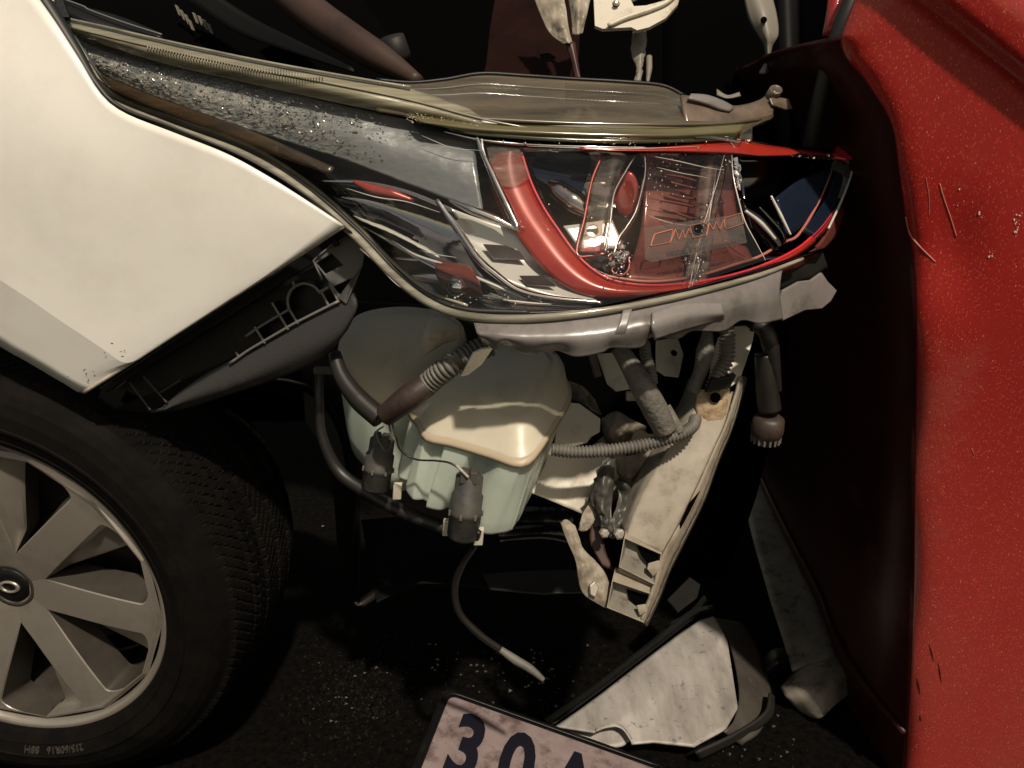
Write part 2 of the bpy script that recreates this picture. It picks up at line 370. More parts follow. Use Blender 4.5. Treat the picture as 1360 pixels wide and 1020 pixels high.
# red metallic car paint with flakes, dust, chips
def red_paint():
    m = mat('red_car_paint', (.38, .020, .017), .33, metal=.05, coat=.4, col2=(.32, .018, .015), nscale=4, bump=.03, bscale=260, dirt=(.36, .06, .048), dscale=6, damt=.6)
    N, Lk = m.node_tree.nodes, m.node_tree.links; b = N['Principled BSDF']
    src = b.inputs['Base Color'].links[0].from_socket
    tc = N.new('ShaderNodeTexCoord')
    mpp_last = [None]
    def speck(scale, lo, col, src, mask=None):
        v = N.new('ShaderNodeTexVoronoi'); v.inputs['Scale'].default_value = scale; v.inputs['Randomness'].default_value = 1
        mpp = N.new('ShaderNodeMapping'); mpp.inputs['Scale'].default_value = (1, 1, .45); mpp.inputs['Rotation'].default_value = (0, .12, 0)
        Lk.new(tc.outputs['Object'], mpp.inputs[0]); Lk.new(mpp.outputs[0], v.inputs[0]); mpp_last[0] = mpp.outputs[0]
        lt = N.new('ShaderNodeMath'); lt.operation = 'LESS_THAN'; lt.inputs[1].default_value = lo; Lk.new(v.outputs['Distance'], lt.inputs[0])
        # only some cells
        sp = N.new('ShaderNodeSeparateColor'); Lk.new(v.outputs['Color'], sp.inputs[0])
        g = N.new('ShaderNodeMath'); g.operation = 'GREATER_THAN'; g.inputs[1].default_value = mask or .5; Lk.new(sp.outputs[0], g.inputs[0])
        mu = N.new('ShaderNodeMath'); mu.operation = 'MULTIPLY'; Lk.new(lt.outputs[0], mu.inputs[0]); Lk.new(g.outputs[0], mu.inputs[1])
        mx = N.new('ShaderNodeMix'); mx.data_type = 'RGBA'; Lk.new(mu.outputs[0], mx.inputs[0]); Lk.new(src, mx.inputs[6]); mx.inputs[7].default_value = (*col, 1)
        return mx.outputs[2]
    s = speck(640, .34, (.52, .075, .035), src, .62)
    s = speck(610, .34, (.24, .018, .012), s, .60)
    s = speck(380, .20, (.60, .22, .12), s, .93)
    s = speck(52, .07, (.70, .42, .34), s, .93)
    sx = N.new('ShaderNodeSeparateXYZ'); Lk.new(tc.outputs['Object'], sx.inputs[0])
    mr = N.new('ShaderNodeMapRange'); mr.inputs[1].default_value = .05; mr.inputs[2].default_value = -.48; mr.inputs[4].default_value = .22; Lk.new(sx.outputs[2], mr.inputs[0])
    nz = N.new('ShaderNodeTexNoise'); nz.inputs['Scale'].default_value = 9; nz.inputs['Detail'].default_value = 10; Lk.new(mpp_last[0], nz.inputs[0])
    mu = N.new('ShaderNodeMath'); mu.operation = 'MULTIPLY'; Lk.new(mr.outputs[0], mu.inputs[0]); Lk.new(nz.outputs[0], mu.inputs[1])
    mx = N.new('ShaderNodeMix'); mx.data_type = 'RGBA'; Lk.new(mu.outputs[0], mx.inputs[0]); Lk.new(s, mx.inputs[6]); mx.inputs[7].default_value = (.46, .25, .20, 1); s = mx.outputs[2]
    Lk.new(s, b.inputs['Base Color'])
    return m
M['red'] = red_paint()

# ------------------------------------------------------------------ ground
vs = [Vector((x, y, 0)) for x, y in ((-60, -40), (60, -40), (60, 80), (-60, 80))]
g = mesh('ground', vs, [(0, 1, 2, 3)], M['asphalt']); g['kind'] = 'structure'
# loose grit
gv, gf = [], []
for i in range(1500):
    px, py = random.uniform(380, 1100), random.uniform(840, 1040)
    if random.random() < .55: px, py = random.gauss(470, 40), random.gauss(925, 35)
    if py < 700: continue
    c = Zp(px, py, .001); r = random.uniform(.0008, .0022) * random.choice((1, 1, 1, 2.2))
    k = len(gv); a0 = random.uniform(0, 6)
    for q in range(4): gv.append(c + Vector((math.cos(a0 + q * 1.57) * r * random.uniform(.6, 1.2), math.sin(a0 + q * 1.57) * r * random.uniform(.6, 1.2), 0)))
    gv.append(c + Vector((0, 0, r * 1.1))); gf += [(k, k + 1, k + 4), (k + 1, k + 2, k + 4), (k + 2, k + 3, k + 4), (k + 3, k, k + 4)]
M['grit'] = mat('grit_stone', (.012, .011, .009), .7, spec=.1, col2=(.002, .002, .002), nscale=300)
g = mesh('grit', gv, gf, M['grit']); g['kind'] = 'stuff'

gv, gf = [], []
for i in range(130):
    px, py = random.choice(((560, 880), (520, 700), (720, 900), (1010, 985), (470, 930), (650, 905)))
    c = Zp(px + random.gauss(0, 34), py + random.gauss(0, 24), .002); r = random.uniform(.0015, .0045); k = len(gv)
    for d in (Vector((1, 0, 0)), Vector((-.6, .8, 0)), Vector((-.5, -.9, 0)), Vector((0, 0, 1))): gv.append(c + Vector((d.x * random.uniform(.5, 1.3), d.y * random.uniform(.5, 1.3), d.z * random.uniform(.4, 1))) * r)
    gf += [(k, k + 1, k + 3), (k + 1, k + 2, k + 3), (k + 2, k, k + 3)]
g = mesh('plastic_crumb', gv, gf, mat('crumb_plastic', (.10, .095, .085), .25, col2=(.02, .019, .018), nscale=70)); g['kind'] = 'stuff'
# ------------------------------------------------------------------ the white car
car = thing('white_car', 'crashed white car with its front corner torn open around the cracked headlight', 'car', (-.4, 1.3, 0))

# ---- wheel
N_OUT = Vector((-math.sin(R(5)), -math.cos(R(5)), 0))
AX = -N_OUT                                   # into the car
WX = Vector((math.cos(R(5)), -math.sin(R(5)), 0)); WZ = Vector((0, 0, 1))
WC = P(0, 790, .97)
wheel = thing('wheel', 'alloy wheel', 'x', WC); del wheel['label'], wheel['category']
wheel.parent = car; wheel.matrix_parent_inverse = Matrix.Translation(-W[car.name])
def wp(r, phi, y): return WC + (WX * math.cos(phi) + WZ * math.sin(phi)) * r + AX * y
TR = WC.z - .001
prof = [(.222, .004), (.226, -.006), (.236, -.013), (.2365, -.0135), (.238, -.0128), (.252, -.018), (.253, -.0195), (.256, -.0195), (.257, -.018), (.272, -.016), (.286, -.010), (.296, -.002), (.304, .008)]
TW = .225
ty = [.012 + i * .0035 for i in range(int((TW - .012) / .0035))]
NA = 900
rows = []
for q in range(NA + 1):
    phi = 2 * math.pi * q / NA; row = []
    for r, y in prof: row.append(wp(r, phi, y))
    for y in ty:
        s = (y - TW / 2) / (TW / 2)
        r = TR - .012 * abs(s) ** 4
        if any(abs(y - gy) < .0045 for gy in (.052, .092, .136, .176)): r -= .007
        else:
            sl_ = (phi * 57.3 + y * 160 * (1 if y < .1 else -1)) % 2.9
            if sl_ < .55 and not (.070 < y < .076): r -= .004 if y > .03 else .0025
        row.append(wp(r, phi, y))
    for r, y in ((.29, TW + .008), (.26, TW + .014), (.222, TW)): row.append(wp(r, phi, y))
    rows.append(row)
vs, fs = grid(rows); tyre = mesh('tyre', vs, fs, M['tyre'], wheel)
# rim lip and barrel
rp = [(.212, .012), (.2135, .0055), (.2165, .0022), (.2215, .0008), (.2235, .002), (.2235, .006)]
rows = [[wp(r, 2 * math.pi * q / 120, y) for r, y in rp] for q in range(121)]
vs, fs = grid(rows); rim = mesh('rim', vs, fs, M['alloy'], wheel, smooth=True)
rows = [[wp(r, 2 * math.pi * q / 120, y) for r, y in ((.214, .010), (.206, .03), (.200, .06), (.196, .12), (.205, .19))] for q in range(121)]
vs, fs = grid(rows); mesh('rim_barrel', vs, fs, M['alloydark'], wheel, smooth=True)
rows = [[wp(r, 2 * math.pi * q / 64, y) for r, y in ((.0, .075), (.07, .075), (.075, .095), (.15, .095), (.152, .12), (.0, .12))] for q in range(65)]
vs, fs = grid(rows); mesh('brake_disc', vs, fs, M['alloydark'], wheel)
rows = [[wp(r, 2 * math.pi * q / 64, y) for r, y in ((.0, .13), (.195, .13))] for q in range(65)]
vs, fs = grid(rows); mesh('wheel_back', vs, fs, M['void'], wheel)
# seven spokes, each with a scooped flank
def win_half(r):
    if r < .056: return 0.0
    h = (r - .056) / (.205 - .056) * .068
    if r > .186: h *= max(0, 1 - ((r - .186) / .019) ** 2) ** .5
    return h
NS = 7
for k in range(NS):
    a0 = R(42 - k * 360 / NS)
    V, F = [], []
    rs = [.020 + .1935 * (1 - (1 - i / 55) ** 1.5) for i in range(56)]
    nc = 12
    for i, r in enumerate(rs):
        pit = math.pi / NS * r; h = win_half(r)
        t = (r - .02) / .1865
        yf = .006 + .016 * max(0, 1 - t * 1.15) ** 1.6            # dished face
        wl = pit - h; fk = h * .16                                # upper flank falls away from the face
        wr = pit - h; sc = h * .72                                # wide scoop on the lower side
        g = min(1, h / .012)
        if r > .208: yf += (r - .208) * .9
        cols = [(wl + fk, yf + .012 + .034 * g), (wl + fk, yf + .030 * g), (wl, yf + .0012 * g), (wl - .0016 * g, yf), (0, yf - .001), (-wr + .0016 * g, yf),
                (-wr, yf + .0014 * g), (-wr - sc * .12, yf + .010 * g), (-wr - sc * .5, yf + .017 * g), (-wr - sc * .9, yf + .021 * g), (-wr - sc, yf + .024 * g), (-wr - sc, yf + .012 + .036 * g)]
        for x, y in cols: V.append(wp(r, a0 + x / r, y))
    for i in range(len(rs) - 1):
        for j in range(nc - 1):
            a = i * nc + j; F.append((a, a + 1, a + 1 + nc, a + nc))
    side = [f_ for q, f_ in enumerate(F) if q % (nc - 1) in (0, 1, 10)]
    face = [f_ for q, f_ in enumerate(F) if q % (nc - 1) not in (0, 1, 10)]
    for nm, ff, mm in (('spoke', face, M['alloy']), ('spoke_side', side, M['pocket'])):  # pocket tone paints shade onto the spoke sides
        us = sorted({i for f_ in ff for i in f_}); ix = {u: n_ for n_, u in enumerate(us)}
        sp_ = mesh(nm, [V[u] for u in us], [tuple(ix[i] for i in f_) for f_ in ff], mm, wheel, smooth=True)
        sp_.data.set_sharp_from_angle(angle=R(28))
rows = lathe([(.022, .034), (.019, .032), (.019, .028), (.024, .025)], WC, AX, WX, 48)
closed_loft('hub_ring', rows, M['alloydark'], wheel, captop=False, capbot=False)
rows = lathe([(.026, .027), (.021, .026), (.019, .024), (.018, .016), (.018, .001)], WC, AX, WX, 48)
hc = closed_loft('hub_cap', rows, M['black'], wheel)
tor = [[WC + AX * (.017 - .002 * math.sin(b)) + (WX * math.cos(a) * 1.25 + WZ * math.sin(a) * .8) * (.0095 + .0024 * math.cos(b)) for b in [q * math.pi * 2 / 10 for q in range(11)]] for a in [q * math.pi * 2 / 40 for q in range(41)]]
vs, fs = grid(tor); mesh('emblem', vs, fs, M['alloy'], hc, smooth=True)
# raised lettering on the sidewall
def text_verts(s, size, extr=.0, offset=0):
    cu = bpy.data.curves.new('t', 'FONT'); cu.body = s; cu.size = size; cu.extrude = extr; cu.resolution_u = 4; cu.offset = offset
    o = bpy.data.objects.new('t', cu); S.collection.objects.link(o)
    dg = bpy.context.evaluated_depsgraph_get()
    me = bpy.data.meshes.new_from_object(o.evaluated_get(dg))
    v = [x.co.copy() for x in me.vertices]; f = [tuple(p.vertices) for p in me.polygons]
    bpy.data.objects.remove(o); bpy.data.curves.remove(cu); bpy.data.meshes.remove(me)
    return v, f
v, f = text_verts('215/60R16   88H', .013, .0007)
mx = max(q.x for q in v); V = []
for q in v:
    phi = R(-82) - (q.x - mx / 2) / .243
    V.append(wp(.2395 + q.y, phi, -.0153 - q.z * 1.4 - (q.y) * .35))
mesh('lettering', V, f, M['letters'], tyre)

# ---- wheel arch liner, dark inner body
def pl3(a, b, c): return Plane(a, b, c)
loft('arch_liner', [[P(-150, 380, 1.0), P(60, 470, 1.0), P(250, 500, 1.0), P(420, 520, 1.02), P(470, 640, 1.06), P(475, 800, 1.12)],
                    [P(-150, 380, 1.35), P(60, 470, 1.35), P(250, 500, 1.35), P(410, 540, 1.35), P(440, 640, 1.38), P(450, 760, 1.45)]], M['bay'], car, nu=40, nv=6, th=.004)
plate('inner_fender', [(395, 395), (560, 405), (640, 430), (660, 560), (640, 720), (560, 700), (470, 660), (405, 560)], pl3((400, 400, 1.06), (640, 430, 1.10), (470, 660, 1.14)), .004, M['liner'], car)
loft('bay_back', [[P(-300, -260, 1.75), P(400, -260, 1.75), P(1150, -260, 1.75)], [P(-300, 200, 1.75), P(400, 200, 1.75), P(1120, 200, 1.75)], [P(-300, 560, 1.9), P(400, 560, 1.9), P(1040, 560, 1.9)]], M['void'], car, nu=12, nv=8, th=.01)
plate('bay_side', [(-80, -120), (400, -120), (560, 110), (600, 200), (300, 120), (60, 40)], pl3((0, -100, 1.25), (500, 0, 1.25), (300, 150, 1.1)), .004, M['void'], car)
plate('undertray', [(480, 690), (600, 680), (790, 690), (800, 770), (690, 785), (560, 770), (500, 800)], pl3((480, 700, 1.2), (790, 700, 1.25), (690, 785, 1.12)), .004, M['bay'], car)
plate('splash_shield', [(640, 762), (690, 758), (760, 756), (800, 772), (800, 785), (720, 788), (650, 782)], pl3((640, 760, 1.13), (800, 770, 1.13), (700, 790, 1.10)), .004, M['liner'], car)
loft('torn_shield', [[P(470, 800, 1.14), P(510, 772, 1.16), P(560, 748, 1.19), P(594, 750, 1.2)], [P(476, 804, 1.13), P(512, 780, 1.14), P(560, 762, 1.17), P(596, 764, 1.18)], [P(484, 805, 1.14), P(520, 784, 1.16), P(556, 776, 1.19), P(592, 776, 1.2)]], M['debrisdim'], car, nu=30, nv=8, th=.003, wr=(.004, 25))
tube('drive_shaft', [P(640, 690, 1.06), P(690, 688, 1.08), P(760, 690, 1.1)], [.020, .022, .02], M['glossblack'], car, n=16)
tube('drain_pipe', [P(660, 710, 1.05), P(720, 706, 1.07), P(770, 715, 1.09)], [.012, .012], M['glossblack'], car, n=16)

# ---- fender
ftop = [(-220, -330), (-60, -150), (52, 0), (100, 72), (132, 124), (165, 150), (230, 176), (300, 204), (350, 231), (400, 262), (456, 299)]
def fd(px, py):                                # depth of the car's side, leaning in toward the top
    y = (510 - py) / FPX
    d = (.775 - px / 990 * .05) / (ct + y * st)
    return d + .05 * max(0, (200 - py) / 300) ** 1.5 + .00006 * max(0, px - 250) * .3
def F(px, py, o=0): return P(px, py, fd(px, py) + o)
top = [F(x, y) for x, y in ftop]
mid1 = [F(-320, -100, -0.0030), F(-160, 20, -0.0035), F(-20, 120, -0.0040), F(60, 180, -0.0040), (F(110, 215, -0.0040)), F(160, 240, -0.0040), F(220, 265, -0.0037), F(280, 285, -0.0032), F(330, 300, -0.0027), F(380, 308, -0.0022), F(425, 320, -0.0010)]
mid2 = [F(-340, 100, -0.0030), F(-200, 190, -0.0035), F(-80, 260, -0.0040), F(0, 312, -0.0043), F(60, 348, -0.0043), F(110, 375, -0.0040), F(160, 396, -0.0037), F(205, 408, -0.0032), F(255, 404, -0.0025), F(305, 392, -0.0018), F(340, 376, -0.0005)]
cre = [F(-360, 150, -0.0033), F(-210, 238, -0.0036), F(-100, 308, -0.0039), F(0, 372, -0.0042), F(40, 398, -0.0042), F(80, 426, -0.0040), F(115, 449, -0.0039), F(140, 466, -0.0036), F(162, 481, -0.0027), F(178, 480, -0.0014), F(190, 473, -0.0003)]
bot = [F(-360, 235, .012), F(-215, 320, .012), F(-110, 388, .012), F(0, 460, .012), F(28, 476, .012), F(52, 490, .012), F(72, 502, .012), F(86, 510, .012), F(97, 517, .012), F(104, 521, .012), F(110, 522, .012)]
def cols(rows, nv, kink):
    out = []
    for j in range(nv + 1):
        t = j / nv
        out.append(t)
    return out
rr = [even(r, 70) for r in (top, mid1, mid2, cre)]
rows = []
for j in range(25):
    rows.append([cr([r[i] for r in rr], j / 24) for i in range(70)])
eb = even(bot, 70)
for j in range(1, 6): rows.append([rr[3][i].lerp(eb[i], j / 5) for i in range(70)])
vs, fs = grid(rows)
a, b, c = vs[fs[900][0]], vs[fs[900][1]], vs[fs[900][2]]
if (b - a).cross(c - a).dot(O - a) < 0: fs = [f_[::-1] for f_ in fs]
fender = mesh('fender', vs, fs, M['cream'], car, smooth=True, th=.0035)
fender.data.set_sharp_from_angle(angle=R(9))
# folded rim along lower edge
tube('fender_hem', [F(x, y, o_) for x, y, o_ in ((456, 300, .003), (400, 337, .003), (330, 381, .003), (260, 426, .003), (190, 471, .004), (150, 497, .006), (112, 521, .011))], .0022, M['paint_edge'], fender, n=40, seg=8)
# scuffs near the corner
def on_fender(px, py):
    """nearest fender vertex's depth along this ray"""
    r = ray(px, py).normalized(); bv, bd = None, 9
    for v in vs[::3]:
        q = Vector(v) - O; t = q.dot(r); e = (q - r * t).length
        if e < bd: bd, bv = e, t
    return O + r * bv
M['scuff'] = mat('scuff_brown', (.13, .095, .065), .7)
for (x, y, n_, sp) in ((152, 466, 9, 7), (112, 492, 8, 7), (92, 500, 4, 5), (294, 270, 3, 4), (45, 235, 1, 3), (188, 320, 1, 2)):
    for i in range(n_):
        a = on_fender(x + random.gauss(0, sp), y + random.gauss(0, sp * .4)); l_ = random.uniform(.0006, .0022)
        d_ = Vector((random.uniform(.3, 1), 0, random.uniform(-.7, .7))) * l_
        tube('scuff', [a - d_, a + d_ * .2 + Vector((0, 0, .0004)), a + d_], [.0002, .0005, .0002], M['scuff'], fender, n=6, seg=5)

# black seal between fender and headlight
tube('fender_seal', [F(x, y, .014) for x, y in ((20, -50), (60, 4), (100, 66), (128, 112), (160, 143), (230, 170), (330, 212), (410, 262), (470, 312))], [.0075, .0075, .006, .0028, .0018, .0014, .0014, .0014, .0014], M['gasket'], car, n=50)
plate('bonnet_hinge_cover', [(38, -20), (78, -20), (84, 0), (92, 22), (74, 24), (62, 18)], pl3((40, -20, .84), (90, 0, .84), (70, 24, .83)), .006, M['black'], car)
bl = lathe([(0, .0075), (.004, .0075), (.005, .006), (.005, .003), (.002, .0025)], P(66, 4, .825), Vector((0, -.8, .5)).normalized(), Vector((1, 0, 0)), 16)
closed_loft('hinge_bolt', bl, M['screw'], car)
loft('bonnet_seal', [[P(84, 0, .9), P(110, 8, .9), P(160, 22, .9), P(215, 44, .89)], [P(86, 16, .89), P(110, 28, .885), P(160, 42, .885), P(215, 50, .885)]], M['black'], car, nu=20, nv=4, th=.004)
tube('bonnet_cable', [P(82, -2, .895), P(112, 9, .89), P(118, 13, .89), P(165, 30, .885), P(215, 46, .88)], .0011, M['ribplastic'], car, n=30, seg=6)

# ---- headlight
head = thing('headlight', 'x', 'x', P(640, 260, .8)); del head['label'], head['category']
head['label'] = 'cracked clear headlight unit with a painted red reflection inside'
head.parent = car; head.matrix_parent_inverse = Matrix.Translation(-W[car.name])
def sm(a, b, x):
    t = min(max((x - a) / (b - a), 0), 1); return t * t * (3 - 2 * t)
def dL(px, py):
    d = .725 + .135 * min(max((640 - px) / 560, 0), 1.1) ** 1.1 + .10 * max(0, (px - 780) / 350) ** 2
    d += .055 * min(max((410 - py) / 230, -.3), 1.4) * sm(380, 700, px)
    return d
def H(px, py, o=0): return P(px, py, dL(px, py) + o)
def HH(l, o=0): return [H(x, y, o) for x, y in l]
lensT = [(84, 30), (150, 62), (240, 88), (330, 110), (420, 132), (520, 154), (620, 176), (740, 186), (860, 191), (976, 190)]
lensM1 = [(94, 52), (150, 84), (240, 118), (330, 148), (420, 180), (520, 218), (620, 248), (740, 258), (860, 248), (972, 235)]
lensM2 = [(102, 74), (150, 108), (240, 144), (330, 178), (420, 218), (510, 284), (610, 336), (740, 342), (880, 322), (988, 288)]
lensB = [(108, 84), (150, 130), (240, 166), (330, 200), (405, 246), (480, 308), (585, 402), (720, 416), (880, 388), (1016, 346)]
loft('lens', [HH(lensT, .004), HH(lensM1, -.012), HH(lensM2, -.014), HH(lensB, .002)], M['lens'], head, nu=90, nv=36, th=.0)
# rear shell of the lamp
out_top = [(80, 28), (200, 66), (330, 96), (470, 124), (620, 160), (760, 176), (900, 184), (1000, 190), (1120, 206)]
out_bot = [(104, 80), (160, 136), (260, 176), (350, 214), (450, 292), (560, 388), (720, 418), (900, 386), (1094, 330)]
def between(t): return [(a[0] + (b[0] - a[0]) * t, a[1] + (b[1] - a[1]) * t) for a, b in zip(out_top, out_bot)]
def prof_rows(o_list): return [[H(x, y, o * (.35 + .65 * sm(100, 500, x) * (1 - .5 * sm(950, 1100, x)))) for x, y in between(t)] for t, o in o_list]
loft('rear_shell', prof_rows(((0, .006), (.06, .06), (.3, .11), (.6, .12), (.94, .06), (1.0, .006))), M['darkchrome'], head, nu=60, nv=30, th=.003)
# upper olive band
loft('upper_band', [HH([(78, 24), (200, 52), (330, 80), (450, 102), (545, 118), (640, 150)], .004), HH([(84, 34), (200, 66), (330, 95), (450, 119), (545, 139), (640, 163)], -.006), HH([(92, 44), (200, 80), (330, 111), (450, 137), (545, 156), (640, 174)], .004)], M['olive'], head, nu=60, nv=12, th=.003)
tube('upper_bead', HH([(76, 22), (140, 36), (200, 50), (330, 78), (450, 100), (545, 116)], .0), .0016, M['lens_rim'], head, n=60, seg=8)
tube('upper_line', HH([(92, 36), (200, 62), (330, 90), (450, 113), (545, 133), (640, 158), (700, 170)], -.006), .0012, M['lens_rim'], head, n=60, seg=6)
V, Fc = [], []
for i in range(62):
    t = i / 61; x = 196 + 232 * t; y = 59 + 43.5 * t
    h = 9 * math.sin(math.pi * min(1, max(.12, t * 1.02))) ** .5
    k = len(V)
    for (dx, dy, o) in ((-.7, 0, -.006), (.7, 0, -.006), (.7, h, -.0095), (-.7, h, -.0095), (-.7, 0, .002), (.7, 0, .002), (.7, h, .0), (-.7, h, .0)): V.append(H(x + dx, y + dy, o))
    Fc += [(k, k + 1, k + 2, k + 3), (k + 1, k + 5, k + 6, k + 2), (k, k + 3, k + 7, k + 4), (k + 3, k + 2, k + 6, k + 7), (k, k + 4, k + 5, k + 1)]
o = mesh('serrated_rib', V, Fc, M['lens_rim'], head); o['kind'] = 'stuff'
# hazed reflector strip
loft('reflector_strip', [HH([(100, 52), (200, 78), (330, 108), (450, 136), (540, 156), (630, 176)], .02), HH([(112, 74), (200, 106), (330, 143), (450, 176), (540, 200), (634, 226)], .012), HH([(122, 92), (200, 126), (330, 172), (450, 210), (540, 244), (642, 282)], .02)], hazed(), head, nu=100, nv=24, th=.002, rough=.0003)
loft('red_reflection_wedge', [HH([(646, 226), (652, 240), (664, 270), (676, 296)], .018), HH([(660, 232), (668, 250), (680, 276), (690, 302)], .014)], M['redband'], head, nu=20, nv=4, th=.002)  # left part of the same painted red reflection
loft('reflector_facet', [HH([(440, 258), (500, 276), (556, 302)], .022), HH([(452, 272), (510, 292), (566, 318)], .012)], M['darkchrome'], head, nu=24, nv=6, th=.0015, rough=.0003)
loft('reflector_facet', [HH([(468, 284), (520, 304), (580, 336)], .020), HH([(474, 290), (524, 311), (584, 342)], .015)], M['chromesoft'], head, nu=24, nv=4, th=.0015, rough=.0003)
V, Fc = [], []
for i in range(900):
    t = random.random() ** 1.2; x = 112 + 400 * t; yt = 60 + 88 * t; yb = 94 + 132 * t - 6
    y = yt + 8 + (yb - yt - 12) * random.random()
    c = H(x, y, .0105 + .004 * random.random()); r = random.uniform(.0005, .0016); k = len(V)
    dr = Vector((1, random.uniform(-.4, .4), -.32 + random.uniform(-.5, .5))).normalized()
    for d in (dr * 1.6, dr * -1.6, Vector((0, -.7, random.uniform(-.3, .5))), Vector((.3, 0, 1)), Vector((-.2, 0, -1))): V.append(c + d * r * random.uniform(.5, 1.3))
    Fc += [(k, k + 2, k + 3), (k + 2, k + 1, k + 3), (k + 2, k, k + 4), (k + 1, k + 2, k + 4)]
o = mesh('strip_crystal', V, Fc, mat('crystal_crust', (.30, .29, .25), .2, metal=.4, coat=.6, col2=(.12, .125, .125), nscale=200), head); o['kind'] = 'stuff'
loft('amber_strip', [HH([(122, 92), (200, 126), (330, 172), (444, 222)], .0195), HH([(132, 108), (200, 140), (330, 187), (440, 228)], .017), HH([(146, 122), (220, 152), (330, 196), (436, 232)], .0195)], M['amber'], head, nu=50, nv=8, th=.002)
loft('tail_mirror', [HH([(80, 30), (92, 48), (104, 66), (118, 88), (140, 116)], .012), HH([(92, 36), (104, 52), (116, 72), (128, 94), (146, 118)], .005)], M['chrome'], head, nu=24, nv=5, th=.002)
# dark bowl between strip and lower divider
loft('side_reflector', [HH([(425, 240), (480, 240), (540, 252), (600, 276)], .02), HH([(450, 262), (500, 275), (560, 300), (640, 330)], .035), HH([(480, 300), (530, 330), (590, 362), (680, 390)], .02)], M['bowlchrome'], head, nu=40, nv=14, th=.002)
tube('side_light_bar', HH([(470, 241), (495, 252), (520, 258), (548, 266)], .012), [.002, .006, .006, .002], M['redmirror'], head, n=24)
# lower chrome bowl, its cream reflection put into the base colour
loft('chrome_bowl', [HH([(582, 270), (630, 288), (690, 306), (705, 320)], .022), HH([(606, 310), (650, 330), (700, 350), (735, 368)], .030), HH([(650, 362), (690, 380), (740, 396), (800, 402)], .014)], M['chromesoft'], head, nu=40, nv=16, th=.002)
plate('bowl_slot', [(642, 324), (672, 326), (690, 334), (698, 344), (655, 343)], pl3((642, 324, dL(642, 324) + .02), (698, 344, dL(698, 344) + .02), (655, 343, dL(655, 343) + .018)), .002, M['darkchrome'], head, bev=0)
plate('bowl_recess', [(690, 366), (720, 366), (738, 380), (700, 378)], pl3((690, 366, dL(690, 366) + .012), (738, 380, dL(738, 380) + .012), (700, 378, dL(700, 378) + .011)), .002, M['darkchrome'], head, bev=0)
loft('lower_reflector', [HH([(520, 342), (570, 345), (640, 368), (700, 392), (790, 404)], .02), HH([(545, 368), (590, 376), (640, 394), (700, 405), (790, 409)], .03), HH([(575, 396), (610, 408), (660, 413), (720, 414), (790, 410)], .008)], M['bowlchrome'], head, nu=50, nv=14, th=.002)
loft('side_lamp', [HH([(580, 345), (600, 348), (622, 352), (636, 368)], .012), HH([(578, 362), (596, 368), (618, 372), (640, 388)], .004), HH([(588, 384), (604, 392), (620, 396), (640, 398)], .014)], M['maroon'], head, nu=20, nv=10, th=.002)
bc = H(608, 385, .006)
closed_loft('side_bulb', lathe([(-.004, .002), (-.002, .008), (.006, .011), (.016, .011), (.022, .006)], bc, Vector((-.2, .9, .2)).normalized(), Vector((1, 0, 0)), 20), M['chrome'], head)
# rods
tube('divider_rod', HH([(633, 180), (640, 200), (646, 214), (664, 254), (688, 304)], .002), [.0022, .0030, .0042, .0048, .0035], M['chrome'], head, n=40, seg=14)
tube('divider_wedge', HH([(596, 266), (630, 280), (660, 292), (690, 306)], .006), [.0012, .0045, .0045, .0015], M['chrome'], head, n=30, seg=10)
tube('curved_trim', HH([(580, 266), (592, 284), (610, 308), (635, 344), (660, 366), (690, 386), (735, 396), (800, 402)], .006), [.0022, .004, .004, .0035, .0028, .0018], M['chrome'], head, n=70, seg=10)
tube('lower_line', HH([(520, 320), (550, 338), (590, 352), (640, 372), (700, 398)], .012), [.0014, .002, .0014], M['chromesoft'], head, n=40, seg=8)
# sweeping red band: the red car's reflection painted on as trim
ro = [(664, 192), (652, 214), (650, 242), (664, 280), (692, 322), (722, 358), (756, 384), (800, 396), (860, 394), (930, 384), (1000, 366), (1060, 340), (1096, 308), (1112, 282)]
ri = [(691, 196), (696, 214), (706, 244), (722, 276), (742, 306), (764, 336), (790, 360), (820, 374), (870, 379), (935, 373), (1000, 357), (1056, 332), (1088, 304), (1108, 278)]
rm = [((a[0] + b[0]) / 2, (a[1] + b[1]) / 2) for a, b in zip(ro, ri)]
loft('red_reflection_trim', [HH(ro, .016), HH(rm, .009), HH(ri, .014)], M['redband'], head, nu=90, nv=8, th=.003, param=True)
tube('red_reflection_edge', HH(ri, .012), .0016, M['redflake'], head, n=90, seg=8)
tube('trim_pinstripe', HH([(800, 366), (860, 374), (920, 368), (980, 350), (1010, 340), (1040, 322), (1060, 312), (1086, 270), (1106, 222)], .016), .0017, mat('pink_line', (.42, .14, .11), .3, coat=.5), head, n=70, seg=8)
loft('dust_patch', [HH([(646, 196), (668, 192), (690, 198)], .006), HH([(652, 220), (676, 218), (700, 222)], .003), HH([(660, 244), (682, 248), (704, 236)], .006)], clear('dusty_film', (.9, .9, .9), haze=.35, hazecol=(.28, .24, .2), hmax=.75), head, nu=16, nv=10, th=0)
